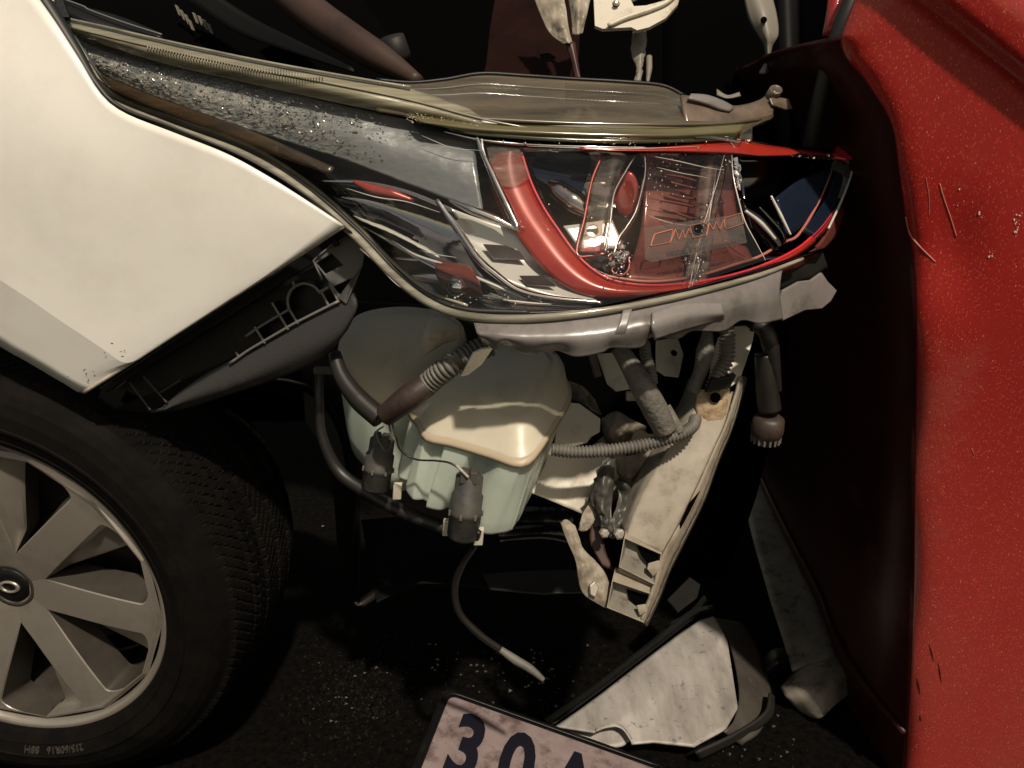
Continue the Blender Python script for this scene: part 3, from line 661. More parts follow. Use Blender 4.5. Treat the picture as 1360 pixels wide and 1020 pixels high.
# projector bowl
loft('projector_bowl', [HH([(692, 197), (770, 198), (850, 198), (905, 200)], .015), HH([(712, 250), (770, 240), (840, 245), (900, 260)], .075), HH([(745, 308), (790, 310), (850, 312), (900, 320)], .075), HH([(790, 360), (820, 374), (870, 379), (920, 374)], .016)], M['bowlchrome'], head, nu=50, nv=26, th=.002)
plate('blue_sky_reflection', [(700, 202), (790, 204), (775, 250), (768, 268), (735, 250), (712, 236)], pl3((700, 202, dL(700, 202) + .03), (790, 204, dL(790, 204) + .045), (735, 250, dL(735, 250) + .03)), .002, M['navy'], head)
tube('projector_shield', HH([(716, 238), (740, 256), (762, 272), (786, 285)], .04), [.004, .014, .016, .012], M['bowlchrome'], head, n=24, seg=16)
loft('bowl_floor', [HH([(748, 300), (780, 296), (812, 290)], .03), HH([(775, 338), (800, 330), (830, 330)], .03)], M['chromesoft'], head, nu=20, nv=8, th=.002)
loft('light_blade', [HH([(800, 206), (786, 240), (776, 290), (766, 336)], .012), HH([(818, 206), (810, 240), (800, 290), (792, 336)], .006), HH([(836, 208), (822, 240), (812, 290), (804, 334)], .012)], M['hazelens'], head, nu=30, nv=8, th=.0016)
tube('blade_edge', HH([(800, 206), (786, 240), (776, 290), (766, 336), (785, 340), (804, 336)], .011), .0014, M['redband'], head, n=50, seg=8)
tube('blade_rim', HH([(844, 206), (832, 226), (816, 256), (811, 290), (804, 334)], .009), .0015, M['chrome'], head, n=50, seg=8)
plate('blade_window', [(776, 296), (801, 293), (800, 323), (770, 325)], pl3((776, 296, dL(776, 296) + .02), (801, 293, dL(801, 293) + .02), (800, 323, dL(800, 323) + .02)), .002, M['tank'], head, holes=[[(787 + 8 * math.cos(a), 306 + 8 * math.sin(a)) for a in [i * .524 for i in range(12)]]])
plate('blade_red_end', [(766, 325), (801, 324), (801, 336), (768, 334)], pl3((766, 325, dL(766, 325) + .018), (801, 324, dL(801, 324) + .018), (801, 336, dL(801, 336) + .016)), .003, M['redflake'], head)
dc = H(832, 258, .03); da = Vector((-.25, -.85, .1)).normalized(); du = Vector((0, 0, 1)) - da * da.z; du.normalize()
V_ = lathe([(-.004, .014), (.001, .024), (.004, .022), (.0015, .012), (.001, .002)], dc, da, du, 28)
V_ = [[dc + (p - dc) - da.cross(du) * ((p - dc).dot(da.cross(du)) * .45) for p in l] for l in V_]
closed_loft('bulb_disc', V_, M['redmirror'], head)
tube('reflector_ring', HH([(856, 206), (857, 230), (852, 256), (844, 284), (832, 304), (822, 318), (815, 340)], .008), [.0045, .0055, .0055, .0045, .004], M['chrome'], head, n=50, seg=8, flat=.35)
for i in range(5):
    c = H(812 + i * 5 + random.uniform(-3, 3), 340 + random.uniform(-10, 12), .012)
    closed_loft('bulb_clip', lathe([(-.003, .002), (-.002, .004), (.002, .0045), (.004, .002)], c, Vector((.3, -.8, .4)).normalized(), Vector((1, 0, 0)).cross(Vector((.3, -.8, .4))).normalized(), 10), M['chrome'], head, smooth=False)
tube('bulb_collar', [H(823 + 13 * math.cos(a), 350 + 16 * math.sin(a), .014) for a in [i * math.pi / 8 for i in range(17)]], .0013, M['redmirror'], head, n=50, seg=6)
# right reflector, fluted; its red-brown colour stands in for the red car's reflection
loft('fluted_back', [HH([(858, 200), (910, 200), (985, 198)], .03), HH([(856, 250), (905, 250), (975, 250)], .05), HH([(850, 310), (905, 312), (985, 308)], .05), HH([(830, 372), (900, 372), (1000, 345)], .02)], M['maroon'], head, nu=30, nv=20, th=.002)
for i in range(7):
    y = 207 + i * 12 + random.uniform(-3, 3)
    x0 = random.choice((864, 878, 892))
    tube('flute', HH([(x0 + random.uniform(-3, 3), y), (905, y + 3 + i * .4), (random.uniform(925, 962), y + 8 + i)], .030), [.0014, .0018, .0010], M['maroon'], head, n=20, seg=8)
loft('bulb_column', [HH([(932, 208), (926, 250), (922, 296)], .022), HH([(948, 206), (942, 250), (936, 298)], .014), HH([(968, 205), (960, 250), (948, 300)], .022)], clear('smoky_column', (.86, .74, .72), haze=.10, hazecol=(.55, .42, .38), hmax=.32, rough=.06), head, nu=24, nv=10, th=.0015)
tube('column_highlight', HH([(953, 208), (947, 250), (940, 298)], .019), [.002, .0032, .002], M['chrome'], head, n=24)  # chrome tubes added as highlights of the column and its foot
tube('foot_highlight', HH([(930, 318), (928, 350), (918, 380)], .014), [.002, .0035, .003], M['chrome'], head, n=24)
loft('column_foot', [HH([(912, 312), (914, 345), (904, 384)], .016), HH([(930, 312), (928, 345), (920, 384)], .010), HH([(948, 312), (944, 345), (938, 380)], .016)], clear('clear_foot', (.85, .78, .75), haze=.16, hazecol=(.6, .5, .45), hmax=.45, rough=.05), head, nu=24, nv=8, th=.0015)
# bright metal beads added for glints in the lamp
V, Fc = [], []
for i in range(300):
    q = random.random()
    if q < .22: x, y = random.gauss(818, 11), random.gauss(345, 12)
    elif q < .42: x = 966 - random.random() * 60; y = 210 + (966 - x) * 2.4 + random.gauss(0, 5)
    elif q < .54: x, y = random.gauss(880, 16), random.gauss(232, 22)
    elif q < .66: x, y = random.uniform(590, 720), random.gauss(398, 5)
    elif q < .80: x = random.uniform(650, 950); y = 186 + (x - 650) * .02 + random.gauss(0, 3)
    elif q < .9: x, y = random.gauss(925, 8), random.gauss(360, 16)
    else: x, y = random.uniform(690, 980), random.uniform(210, 380)
    c = H(x, y, random.uniform(-.004, .006)); r = random.uniform(.0005, .0012) * random.choice((1, 1, 1, 1.6)); k = len(V)
    for j in range(6):
        d = [Vector((1, 0, 0)), Vector((-1, 0, 0)), Vector((0, 1, 0)), Vector((0, -1, 0)), Vector((0, 0, 1)), Vector((0, 0, -1))][j]
        V.append(c + d * r * random.uniform(.6, 1.4))
    for a_, b_, c_ in ((0, 2, 4), (2, 1, 4), (1, 3, 4), (3, 0, 4), (2, 0, 5), (1, 2, 5), (3, 1, 5), (0, 3, 5)): Fc.append((k + a_, k + b_, k + c_))
o = mesh('glint_bead', V, Fc, mat('glint_metal', (.92, .9, .87), .18, metal=.9), head, smooth=True); o['kind'] = 'stuff'
# sticker with orange print
spl = pl3((852, 300, dL(852, 300) - .006), (990, 282, dL(990, 282) - .006), (858, 348, dL(858, 348) - .006))
def ring(cx, cy, r, n=16): return [(cx + r * math.cos(i * 2 * math.pi / n), cy + r * math.sin(i * 2 * math.pi / n)) for i in range(n)]
stk = plate('sticker', [(856, 302), (984, 284), (992, 322), (866, 348), (857, 344)], spl, .0006, M['sticker'], head, bev=0, holes=[ring(927, 304, 7)])
tube('sticker_hole', [spl.at(x, y, .0004) for x, y in ring(927, 304, 7) + [ring(927, 304, 7)[0]]], .0008, M['bar'], stk, n=30, seg=6)
closed_loft('vent_hole', [[spl.at(x, y, -.0015) for x, y in ring(927, 304, 7.0)], [spl.at(x, y, -.02) for x, y in ring(927, 304, 6.5)]], M['void'], head)
def stroke(pts, name='print_line'):
    return tube(name, [spl.at(x, y, .0006) for x, y in pts], .0008, M['stickerorange'], stk, n=max(24, len(pts) * 8), seg=6, flat=.5, lin=True)
stroke([(864, 327), (869, 311), (894, 304), (890, 322), (864, 327)])
stroke([(890, 322), (897, 304), (901, 319), (907, 305), (909, 317), (915, 303), (917, 310)])
stroke([(919, 311), (916, 300), (934, 296), (940, 299), (939, 312), (920, 316), (919, 311)])
stroke([(938, 312), (942, 296), (947, 306), (951, 294), (956, 305), (961, 292), (963, 303)])
stroke([(963, 303), (962, 290), (984, 283), (987, 297), (966, 304), (963, 303)])
V, Fc = [], []
x = 886.0
while x < 978:
    wd = random.choice((.6, 1.0, 1.6)); k = len(V); y0 = 334 - (x - 886) * .155
    for dx, dy in ((0, 0), (wd, 0), (wd, 6), (0, 6)): V.append(spl.at(x + dx, y0 + dy, .0005))
    for dx, dy in ((0, 0), (wd, 0), (wd, 6), (0, 6)): V.append(spl.at(x + dx, y0 + dy, .0002))
    Fc += [(k, k + 1, k + 2, k + 3), (k + 4, k + 7, k + 6, k + 5), (k, k + 4, k + 5, k + 1), (k + 3, k + 2, k + 6, k + 7)]; x += wd + random.choice((.7, 1.2, 1.8))
o = mesh('barcode', V, Fc, M['bar'], stk)
M['crackglint'] = mat('crack_and_glint', (.62, .58, .53), .12, coat=1)  # pale lines: the crack edge plus glints painted on the lens
for pts, r_ in (([(972, 206), (974, 235), (982, 270), (990, 296), (1004, 322), (1017, 346)], .0009), ([(700, 194), (790, 197), (860, 197), (930, 194)], .0005), ([(962, 206), (950, 250), (934, 300), (922, 350), (916, 380)], .0005),
                ([(870, 208), (900, 214), (935, 222), (962, 226)], .0006), ([(872, 222), (905, 230), (940, 236)], .0005), ([(918, 180), (946, 178), (984, 186)], .0008), ([(930, 172), (958, 178), (976, 196), (980, 204)], .0006), ([(858, 285), (890, 296), (920, 300)], .0004),
                ([(640, 184), (641, 196), (645, 208)], .0014), ([(556, 332), (580, 338), (606, 342)], .0006), ([(668, 398), (700, 402), (732, 404)], .0010), ([(560, 180), (600, 196), (640, 200)], .0004), ([(460, 250), (500, 262), (540, 268), (584, 282)], .0007), ([(478, 330), (500, 350), (530, 380), (566, 396)], .0006)):
    tube('crack_glint_line', HH(pts, -.002), [r_ * .3, r_, r_ * .8, r_ * .3], M['crackglint'], head, n=40, seg=6)
# right open pocket
loft('pocket_back', [HH([(982, 206), (1040, 206), (1100, 214), (1128, 220)], .02), HH([(985, 255), (1030, 255), (1080, 262), (1118, 270)], .045), HH([(1000, 310), (1040, 318), (1070, 320), (1100, 312)], .03), HH([(1015, 345), (1040, 342), (1060, 336), (1085, 328)], .012)], M['darkchrome'], head, nu=36, nv=16, th=.003)
loft('pocket_sky_reflection', [HH([(1030, 262), (1060, 240), (1095, 226), (1108, 222)], .014), HH([(1038, 290), (1062, 276), (1084, 262), (1098, 252)], .014), HH([(1044, 312), (1056, 308), (1068, 296), (1078, 282)], .014)], M['navy'], head, nu=24, nv=10, th=.002)
loft('pocket_sky_reflection', [HH([(1110, 226), (1119, 226), (1128, 224)], .010), HH([(1098, 262), (1108, 266), (1118, 268)], .010), HH([(1066, 308), (1078, 314), (1086, 318)], .010)], M['navy'], head, nu=14, nv=14, th=.002)
loft('pocket_arm', [HH([(984, 262), (1010, 272), (1040, 302), (1046, 318)], .01), HH([(990, 276), (1012, 290), (1034, 318), (1038, 326)], .002), HH([(998, 296), (1014, 316), (1026, 330), (1030, 334)], .012)], M['darkchrome'], head, nu=30, nv=10, th=.003)
tube('pocket_rib', HH([(990, 280), (1010, 296), (1030, 318)], .0), [.0016, .0026, .0016], M['chromesoft'], head, n=24)
tube('pocket_rib', HH([(1024, 260), (1036, 284), (1050, 312)], .006), [.0012, .002, .0012], M['chromesoft'], head, n=24)
loft('pocket_tip', [HH([(1108, 212), (1122, 214), (1132, 222), (1128, 238), (1118, 262)], .002), HH([(1104, 226), (1112, 228), (1120, 234), (1118, 246), (1112, 262)], .006)], clear('clear_tip', (.9, .88, .84), haze=.14, hmax=.3), head, nu=24, nv=8, th=.002)
tube('pocket_tip_edge', HH([(1106, 210), (1122, 213), (1132, 222), (1128, 240), (1116, 270), (1100, 304)], .002), .0014, M['chromesoft'], head, n=40, seg=8)
loft('pocket_foil', [HH([(968, 212), (974, 230), (978, 250)], .004), HH([(980, 210), (984, 228), (984, 252)], .0)], M['chrome'], head, nu=14, nv=6, th=.001, rough=.0012, smooth=False)
loft('red_underside', [HH([(1000, 366), (1050, 352), (1090, 322), (1118, 270)], .012), HH([(1010, 372), (1060, 356), (1104, 322), (1124, 284)], .022)], M['maroon'], head, nu=30, nv=5, th=.003)
# red strip along the top edge with the bright corner chip
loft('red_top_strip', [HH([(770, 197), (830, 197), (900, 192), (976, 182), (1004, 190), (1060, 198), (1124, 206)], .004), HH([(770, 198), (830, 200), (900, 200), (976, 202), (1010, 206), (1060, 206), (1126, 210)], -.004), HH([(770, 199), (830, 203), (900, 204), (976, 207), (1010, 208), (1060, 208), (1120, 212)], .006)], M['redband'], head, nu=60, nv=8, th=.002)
plate('red_corner_chip', [(1104, 207), (1110, 196), (1117, 189), (1139, 208), (1124, 211)], pl3((1104, 208, dL(1104, 208) - .002), (1139, 208, dL(1130, 208) - .012), (1117, 189, dL(1117, 189) + .022)), .003, M['redflake'], head)
loft('top_foil', [HH([(1052, 204), (1080, 205), (1104, 206)], -.004), HH([(1052, 209), (1080, 210), (1104, 211)], -.005)], M['chrome'], head, nu=24, nv=4, th=.001, rough=.001, smooth=False)
# upper flange of the housing
fT = [(500, 106), (545, 110), (590, 106), (640, 98), (700, 101), (760, 105), (830, 109), (880, 114), (910, 128), (950, 140), (990, 138), (1026, 126)]
fM = [(500, 124), (545, 130), (590, 134), (640, 134), (700, 138), (760, 142), (830, 146), (880, 148), (910, 150), (950, 153), (990, 152), (1026, 146)]
fB = [(500, 148), (545, 156), (590, 166), (640, 174), (700, 180), (760, 184), (830, 187), (880, 187), (910, 186), (950, 184), (980, 180), (1004, 166)]
loft('upper_flange', [HH(fT, .05), HH([(a[0], a[1] * .5 + b[1] * .5) for a, b in zip(fT, fM)], .034), HH(fM, .012), HH([(a[0], a[1] * .5 + b[1] * .5) for a, b in zip(fM, fB)], .000), HH(fB, .002)], M['flange'], head, nu=80, nv=24, th=.003)
loft('glassy_band', [HH([(545, 152), (640, 163), (760, 168), (880, 170), (990, 164)], -.002), HH([(560, 162), (640, 171), (760, 177), (880, 179), (985, 173)], -.008), HH([(585, 169), (640, 178), (760, 185), (880, 186), (980, 182)], -.002)], M['glassband'], head, nu=60, nv=10, th=.002)
loft('green_edge', [HH([(590, 168), (640, 176), (760, 184), (880, 185), (980, 181)], -.004), HH([(600, 174), (640, 181), (760, 189), (880, 190), (978, 187)], -.002)], M['greenline'], head, nu=60, nv=4, th=.002)

tube('bezel_highlight', HH([(590, 175), (640, 186), (700, 192), (780, 195), (860, 196)], .002), [.0006, .0016, .0014, .0008], M['chrome'], head, n=50, seg=8)
tube('flange_ridge', HH([(560, 152), (640, 158), (760, 164), (880, 166), (960, 164), (1010, 158)], .0), .0022, M['flange'], head, n=60, seg=8)
for t_, r_ in ((.18, .0005), (.34, .0008), (.46, .0005), (.60, .0010), (.70, .0004), (.84, .0007)):  # pale lines drawn on the flange as streak highlights
    ln = [(a_[0] * (1 - t_) + b_[0] * t_, a_[1] * (1 - t_) + b_[1] * t_) for a_, b_ in zip(fT[:9], fB[:9])]
    tube('flange_streak_highlight', HH(ln, .05 * (1 - t_) ** 1.6 - .0015), [r_ * .2, r_, r_ * .6, r_, r_ * .2], M['lens_rim'], head, n=60, seg=6)
tube('flange_bead', HH(fT[:9], .049), .0024, M['black'], head, n=60, seg=8)
# stippled texture strip and yellow mark
V, Fc = [], []
for i in range(64):
    for j in range(7):
        x = 752 + i * 2.6; y = 114 + j * 3.4 + (i - 25) * .12 + (1.6 if i % 2 else 0)
        if y < 111 + max(0, (x - 860) * .3): continue
        c = H(x, y, .05 - (y - 105) / 36 * .036 - .0025); r = .0007; k = len(V)
        V += [c + Vector((r, 0, 0)), c + Vector((0, 0, r)), c + Vector((-r, 0, 0)), c + Vector((0, 0, -r)), c + Vector((0, -r, r * .3))]
        Fc += [(k, k + 1, k + 4), (k + 1, k + 2, k + 4), (k + 2, k + 3, k + 4), (k + 3, k, k + 4)]
o = mesh('stipple', V, Fc, M['flange'], head); o['kind'] = 'stuff'


# crystals of broken plastic at the band end
V, Fc = [], []
for i in range(420):
    t = random.random(); x = 540 + 150 * t; y = 155 + 20 * t + random.gauss(0, 3.2)
    c = H(x, y, random.uniform(-.006, -.001)); r = random.uniform(.0004, .0010); k = len(V)
    for d in (Vector((1, 0, 0)), Vector((-1, 0, 0)), Vector((0, -1, 0)), Vector((0, 0, 1)), Vector((0, 0, -1))): V.append(c + d * r * random.uniform(.5, 1.5))
    Fc += [(k, k + 2, k + 3), (k + 2, k + 1, k + 3), (k + 2, k, k + 4), (k + 1, k + 2, k + 4)]
o = mesh('crushed_plastic', V, Fc, mat('crushed_clear', (.42, .38, .26), .12, coat=.5), head); o['kind'] = 'stuff'
# broken right end of the flange
fe = loft('flange_end', [HH([(905, 126), (940, 130), (975, 140), (1005, 134), (1024, 122)], .012), HH([(908, 148), (945, 152), (985, 152), (1012, 146), (1028, 138)], .004), HH([(912, 170), (950, 174), (988, 170), (1014, 164), (1026, 156)], .004)], M['flange_pink'], head, nu=36, nv=10, th=.004)
loft('flange_plate', [HH([(918, 124), (940, 126), (962, 134), (976, 142)], .004), HH([(914, 130), (936, 136), (956, 144), (970, 147)], .001)], M['housing'], head, nu=16, nv=4, th=.003)
closed_loft('flange_peg', lathe([(-.012, .005), (-.011, .0075), (.008, .0075), (.009, .005), (.004, .004)], H(1026, 126, .006), Vector((.2, -.7, .7)).normalized(), Vector((1, 0, 0)), 18), M['flange_pink'], head)
plate('flange_tab', [(1022, 130), (1030, 128), (1048, 131), (1053, 144), (1044, 145), (1026, 139)], pl3((1022, 130, dL(1022, 130)), (1053, 144, dL(1050, 144) - .004), (1026, 139, dL(1026, 139) - .002)), .003, M['flange_pink'], head)
loft('flange_foil', [HH([(922, 178), (950, 180), (985, 187)], -.004), HH([(924, 183), (952, 185), (985, 191)], -.006)], M['hazelens'], head, nu=14, nv=4, th=.001)
loft('broken_edge', [HH([(984, 172), (994, 168), (1000, 166)], .0), HH([(982, 186), (990, 186), (999, 188)], .0)], M['hazelens'], head, nu=10, nv=5, th=.0015)
# pale rim along the lower edge
rim_l = [(76, 24), (96, 64), (112, 96), (142, 132), (226, 168), (325, 206), (398, 250), (470, 312), (520, 364), (566, 400), (616, 419), (700, 423), (800, 413), (900, 394), (1000, 368), (1066, 344)]
tube('lens_rim', HH(rim_l, .0), [.0024, .0036, .0040, .0044, .0046, .0046, .0044, .0042, .0038, .0034, .0028, .002], M['lens_rim'], head, n=140, seg=12)
tube('inner_gasket', HH([(x + 3, y - 8) for x, y in rim_l[2:12]], .004), .0026, M['gasket'], head, n=100, seg=8)
tube('inner_bead', HH([(x + 5, y - 13) for x, y in rim_l[2:11]], .002), .0016, M['lens_rim'], head, n=100, seg=8)
# lower housing
lT = [(628, 424), (700, 426), (780, 418), (850, 406), (920, 392), (985, 374), (1040, 352)]
lM = [(634, 444), (700, 450), (770, 448), (850, 436), (920, 420), (985, 402), (1036, 386)]
lB = [(640, 458), (700, 466), (765, 470), (850, 458), (920, 442), (985, 428), (1040, 424)]
loft('lower_housing', [HH(lT, .004), HH(lM, -.001), HH([(638, 452), (660, 466), (668, 458), (700, 470), (740, 466), (765, 474), (800, 468), (812, 462), (850, 462), (866, 448), (900, 450), (920, 440), (960, 440), (985, 426), (1010, 430), (1040, 424)], .016)], M['housing'], head, nu=130, nv=30, th=.0022, wr=(.0012, 20))
for pts in ([(686, 427), (686, 447), (688, 466)], [(762, 421), (742, 446), (735, 468)]):
    tube('housing_rib', [H(pts[0][0], pts[0][1], .004), H(pts[1][0], pts[1][1], .0025), H(pts[2][0], pts[2][1], .027)], [.0006, .0011, .0008], M['housing'], head, n=16, seg=8)
loft('housing_boss', [HH([(866, 414), (910, 402), (960, 402)], -.004), HH([(866, 434), (912, 420), (962, 416)], -.006), HH([(870, 452), (914, 438), (962, 424)], .006)], M['housing'], head, nu=30, nv=12, th=.003, wr=(.0008, 30))
loft('housing_strap', [HH([(828, 410), (840, 408)], -.001), HH([(818, 440), (832, 438)], -.002), HH([(800, 462), (820, 460)], .016)], M['housing'], head, nu=6, nv=10, th=.002)

plate('broken_mount', [(1040, 386), (1062, 374), (1078, 372), (1092, 362), (1100, 374), (1112, 386), (1104, 400), (1092, 410), (1070, 412), (1040, 426), (1034, 404)], pl3((1040, 390, dL(1040, 390) + .01), (1110, 386, dL(1100, 386) + .02), (1040, 424, dL(1040, 420) + .025)), .004, M['housing'], head)
loft('mount_underside', [HH([(1000, 366), (1040, 356), (1066, 346), (1092, 332)], .02), HH([(1040, 386), (1064, 376), (1082, 370), (1100, 356)], .04)], M['liner'], head, nu=16, nv=5, th=.003)
plate('loose_clip', [(628, 470), (640, 464), (655, 462), (640, 484), (622, 498), (612, 500)], pl3((628, 470, .76), (655, 462, .76), (614, 500, .79)), .002, M['chromesoft'], head, bev=0)
# inner dark floor under the lens rim left
loft('rim_backing', [HH([(x - 2, y + 3) for x, y in ((110, 92), (142, 130), (226, 166), (325, 204), (398, 248), (470, 310), (520, 362), (566, 398), (628, 420))], .01), HH([(x + 2, y + 3) for x, y in ((112, 92), (144, 130), (228, 166), (327, 204), (400, 248), (470, 312), (520, 364), (566, 400), (628, 424))], .06)], M['gasket'], head, nu=60, nv=5, th=.003)

# ---- black bumper retainer hanging below the fender
ret = thing('bumper_retainer', 'x', 'x', P(300, 440, .86)); del ret['category']; ret['label'] = 'black plastic bumper retainer with grey rib grid'
ret.parent = car; ret.matrix_parent_inverse = Matrix.Translation(-W[car.name])
rp_ = pl3((455, 310, .80), (140, 530, .87), (440, 450, .83))
plate('base_plate', [(456, 302), (486, 322), (478, 370), (462, 400), (440, 410), (300, 480), (200, 548), (150, 545), (128, 528), (140, 510)], rp_, .004, M['black'], ret, up=-.022, holes=[[(160, 534), (168, 520), (190, 530), (200, 546), (180, 548)]])
loft('skirt', [[rp_.at(x, y, -.004) for x, y in ((470, 385), (452, 398), (400, 424), (320, 470), (260, 505), (215, 540))], [rp_.at(x, y, -.001) for x, y in ((474, 410), (450, 442), (400, 468), (320, 505), (260, 527), (218, 545))], [rp_.at(x, y, -.012) for x, y in ((462, 438), (436, 468), (390, 495), (300, 526), (240, 545), (200, 549))]], M['bracket'], ret, nu=40, nv=10, th=.004)
plate('end_plate', [(415, 345), (440, 325), (462, 314), (486, 326), (482, 352), (460, 404), (448, 396), (437, 376)], rp_, .003, M['endgrey'], ret, holes=[[(420, 350), (440, 337), (455, 352), (432, 364)], [(443, 381), (466, 370), (458, 400)]])
tube('end_plate_edge', [rp_.at(x, y, .001) for x, y in ((428, 372), (416, 346), (440, 326), (463, 314))], .0012, M['ribplastic'], ret, n=20, seg=6, lin=True)
def rib(pts, r=.0016, lin=True): return tube('rib', [rp_.at(x, y, -.001) for x, y in pts], r, M['ribplastic'], ret, n=24, seg=6, lin=lin)
def wall(pts, dep=.02, name='rib_wall'):
    a = [rp_.at(x, y, -.001) for x, y in pts]; b = [v - rp_.n * dep for v in a]
    return loft(name, [a, b], M['black'], ret, nu=16, nv=2, th=.0016)
rib([(305, 483), (330, 465), (390, 430), (450, 400)], .0018); wall([(305, 483), (450, 400)])
rib([(326, 447), (345, 434), (384, 411)]); wall([(326, 447), (384, 411)])
rib([(434, 382), (425, 388), (436, 382)]) 
rib([(425, 388), (437, 381)], .002)
rib([(338, 434), (352, 456)]); wall([(338, 434), (352, 456)])
rib([(361, 402), (383, 438)]); wall([(361, 402), (383, 438)])
rib([(384, 411), (396, 430)]); rib([(389, 374), (391, 382)]); rib([(313, 468), (318, 474)])
rib([(427, 388), (437, 407)]); wall([(427, 388), (437, 407)])
rib([(437, 376), (450, 402)]); wall([(437, 376), (450, 402)])
rib([(384, 412), (382, 398), (388, 384), (402, 377), (416, 380), (426, 390)], .0018, False)
wall([(384, 412), (382, 398), (388, 384), (402, 377), (416, 380), (426, 390)], name='ring_wall')
for (a, b) in (((172, 508), (200, 545)), ((190, 500), (222, 535)), ((212, 522), (240, 505)), ((155, 516), (168, 506))):
    q = rib([a, b], .0014); q.data.materials[0] = M['bracket']
# stepped flange strip under fender edge
plate('edge_strip', [(456, 304), (440, 312), (438, 318), (400, 340), (396, 346), (330, 386), (326, 392), (262, 430), (256, 436), (180, 484), (130, 516), (140, 522), (200, 486), (300, 424), (400, 360), (450, 328), (462, 312)], rp_, .004, M['black'], ret, up=-.004)
box('clip_tab', rp_.at(446, 322, .004), (rp_.at(450, 326) - rp_.at(446, 318)) * .6, (rp_.at(450, 320) - rp_.at(446, 322)) * .7, rp_.n * .004, M['black'], ret)

# ---- washer tank
tank = thing('washer_tank', 'x', 'x', P(640, 600, .88)); del tank['category']; tank['label'] = 'milky washer fluid tank with green lower body'
tank.parent = car; tank.matrix_parent_inverse = Matrix.Translation(-W[car.name])
rpl = pl3((692, 613, .80), (756, 528, .885), (545, 560, .865))
rim_loop = [(544, 548), (556, 562), (566, 580), (600, 588), (650, 603), (682, 614), (702, 611), (718, 594), (738, 562), (754, 536), (757, 520), (748, 504), (720, 488), (660, 486), (610, 500), (572, 520)]
def lp(l, up, s=1.0):
    cx = sum(x for x, y in l) / len(l); cy = sum(y for x, y in l) / len(l)
    return [rpl.at(cx + (x - cx) * s, cy + (y - cy) * s, 0) + rpl.n * up for x, y in l]
UPV = Vector((0, 0, 1))
cx = sum((rpl.at(*q) for q in rim_loop), Vector()) / len(rim_loop)
def lid_loop(s, h): return [cx + (rpl.at(*q) - cx) * s + rpl.n * 0 + Vector((0, .02 * h / .03, h)) for q in rim_loop]
closed_loft('tank_lid', [lid_loop(1.0, .001), lid_loop(.975, .004), lid_loop(.955, .014), lid_loop(.93, .026), lid_loop(.89, .032), lid_loop(.80, .0345), lid_loop(.74, .035), lid_loop(.72, .039), lid_loop(.66, .040), lid_loop(.3, .0405)], M['tank'], tank, n=64, capbot=True, captop=True)
closed_loft('tank_seam', [lid_loop(.98, .003), lid_loop(1.018, .003), lid_loop(1.022, .000), lid_loop(1.018, -.004), lid_loop(.98, -.004)], M['seam'], tank, n=64, capbot=False, captop=False)
def bp_(px, py): return (px, py)
bot_loop = [(527, 628), (536, 650), (550, 668), (570, 676), (600, 684), (634, 708), (668, 710), (684, 700), (702, 665), (716, 632), (722, 610), (715, 592), (690, 585), (640, 585), (590, 590), (545, 605)]
bpl = pl3((668, 710, .845), (722, 610, .93), (527, 628, .90))
b1 = [bpl.at(*q) for q in bot_loop]; t1 = [cx + (rpl.at(*q) - cx) * .985 + Vector((0, 0, -.003)) for q in rim_loop]
# flutes down the front
def mixl(t):
    o = []
    for i, (a, b) in enumerate(zip(t1, b1)): o.append(a.lerp(b, t))
    return o
lo = []
def bandk(k, a, b, e=.12): return sm(a - e, a + e, k) - sm(b - e, b + e, k)
NB = 288
for t in (0, .02, .06, .10, .3, .6, .80, .9, .96, .985, 1.0):
    m_ = mixl(t); l = []
    for i in range(NB):
        q = i / NB * 16; j = int(q); f_ = q - j
        l.append(cr([m_[(j - 1) % 16], m_[j], m_[(j + 1) % 16], m_[(j + 2) % 16]], (1 + f_) / 3))
    c_ = sum(l, Vector()) / NB
    fl = sm(.03, .09, t)
    for i in range(NB):
        k = i / NB * 16; d = l[i] - c_
        s_ = 1 if t < .96 else (.985 if t < 1 else .955)
        s_ += fl * (-.10 * bandk(k, .4, 1.0) - .12 * bandk(k, 1.9, 2.7) + .02 * bandk(k, 2.7, 3.5) - .15 * bandk(k, 3.6, 4.35) + .015 * bandk(k, 4.5, 5.6, .2))
        for g in (6.7, 7.3, 7.9): s_ += fl * .016 * math.exp(-((k - g) / .10) ** 2)
        l[i] = c_ + d * s_
    lo.append(l)
closed_loft('tank_body', lo, M['tankgreen'], tank)
# small feet and lugs
for (x, y, d) in ((636, 712, .83), (528, 652, .89), (594, 700, .87)):
    box('mount_lug', P(x, y, d), Vector((.005, 0, 0)), Vector((0, .004, 0)), Vector((.001, 0, .010)), M['tank'], tank)
# second lobe behind, left
rp2 = pl3((500, 545, .92), (600, 430, 1.02), (450, 480, .96))
l2 = [(448, 470), (452, 492), (468, 512), (490, 535), (520, 550), (560, 540), (600, 500), (620, 460), (612, 436), (580, 424), (530, 420), (480, 428), (456, 446)]
c2 = sum((rp2.at(*q) for q in l2), Vector()) / len(l2)
def l2l(s, h, dx=0): return [c2 + (rp2.at(*q) - c2) * s + Vector((dx, 0, h)) for q in l2]
closed_loft('tank_neck_lid', [l2l(1.0, 0), l2l(.97, .012), l2l(.88, .02), l2l(.4, .024)], M['tank'], tank, n=48)
lo = []
for s, h in ((1.0, -.002), (1.0, -.03), (.95, -.09), (.90, -.115), (.8, -.12)):
    l = even(l2l(s, h) + [l2l(s, h)[0]], 65)[:-1]
    lo.append(l)
closed_loft('tank_rear_body', lo, M['tankgreen'], tank)
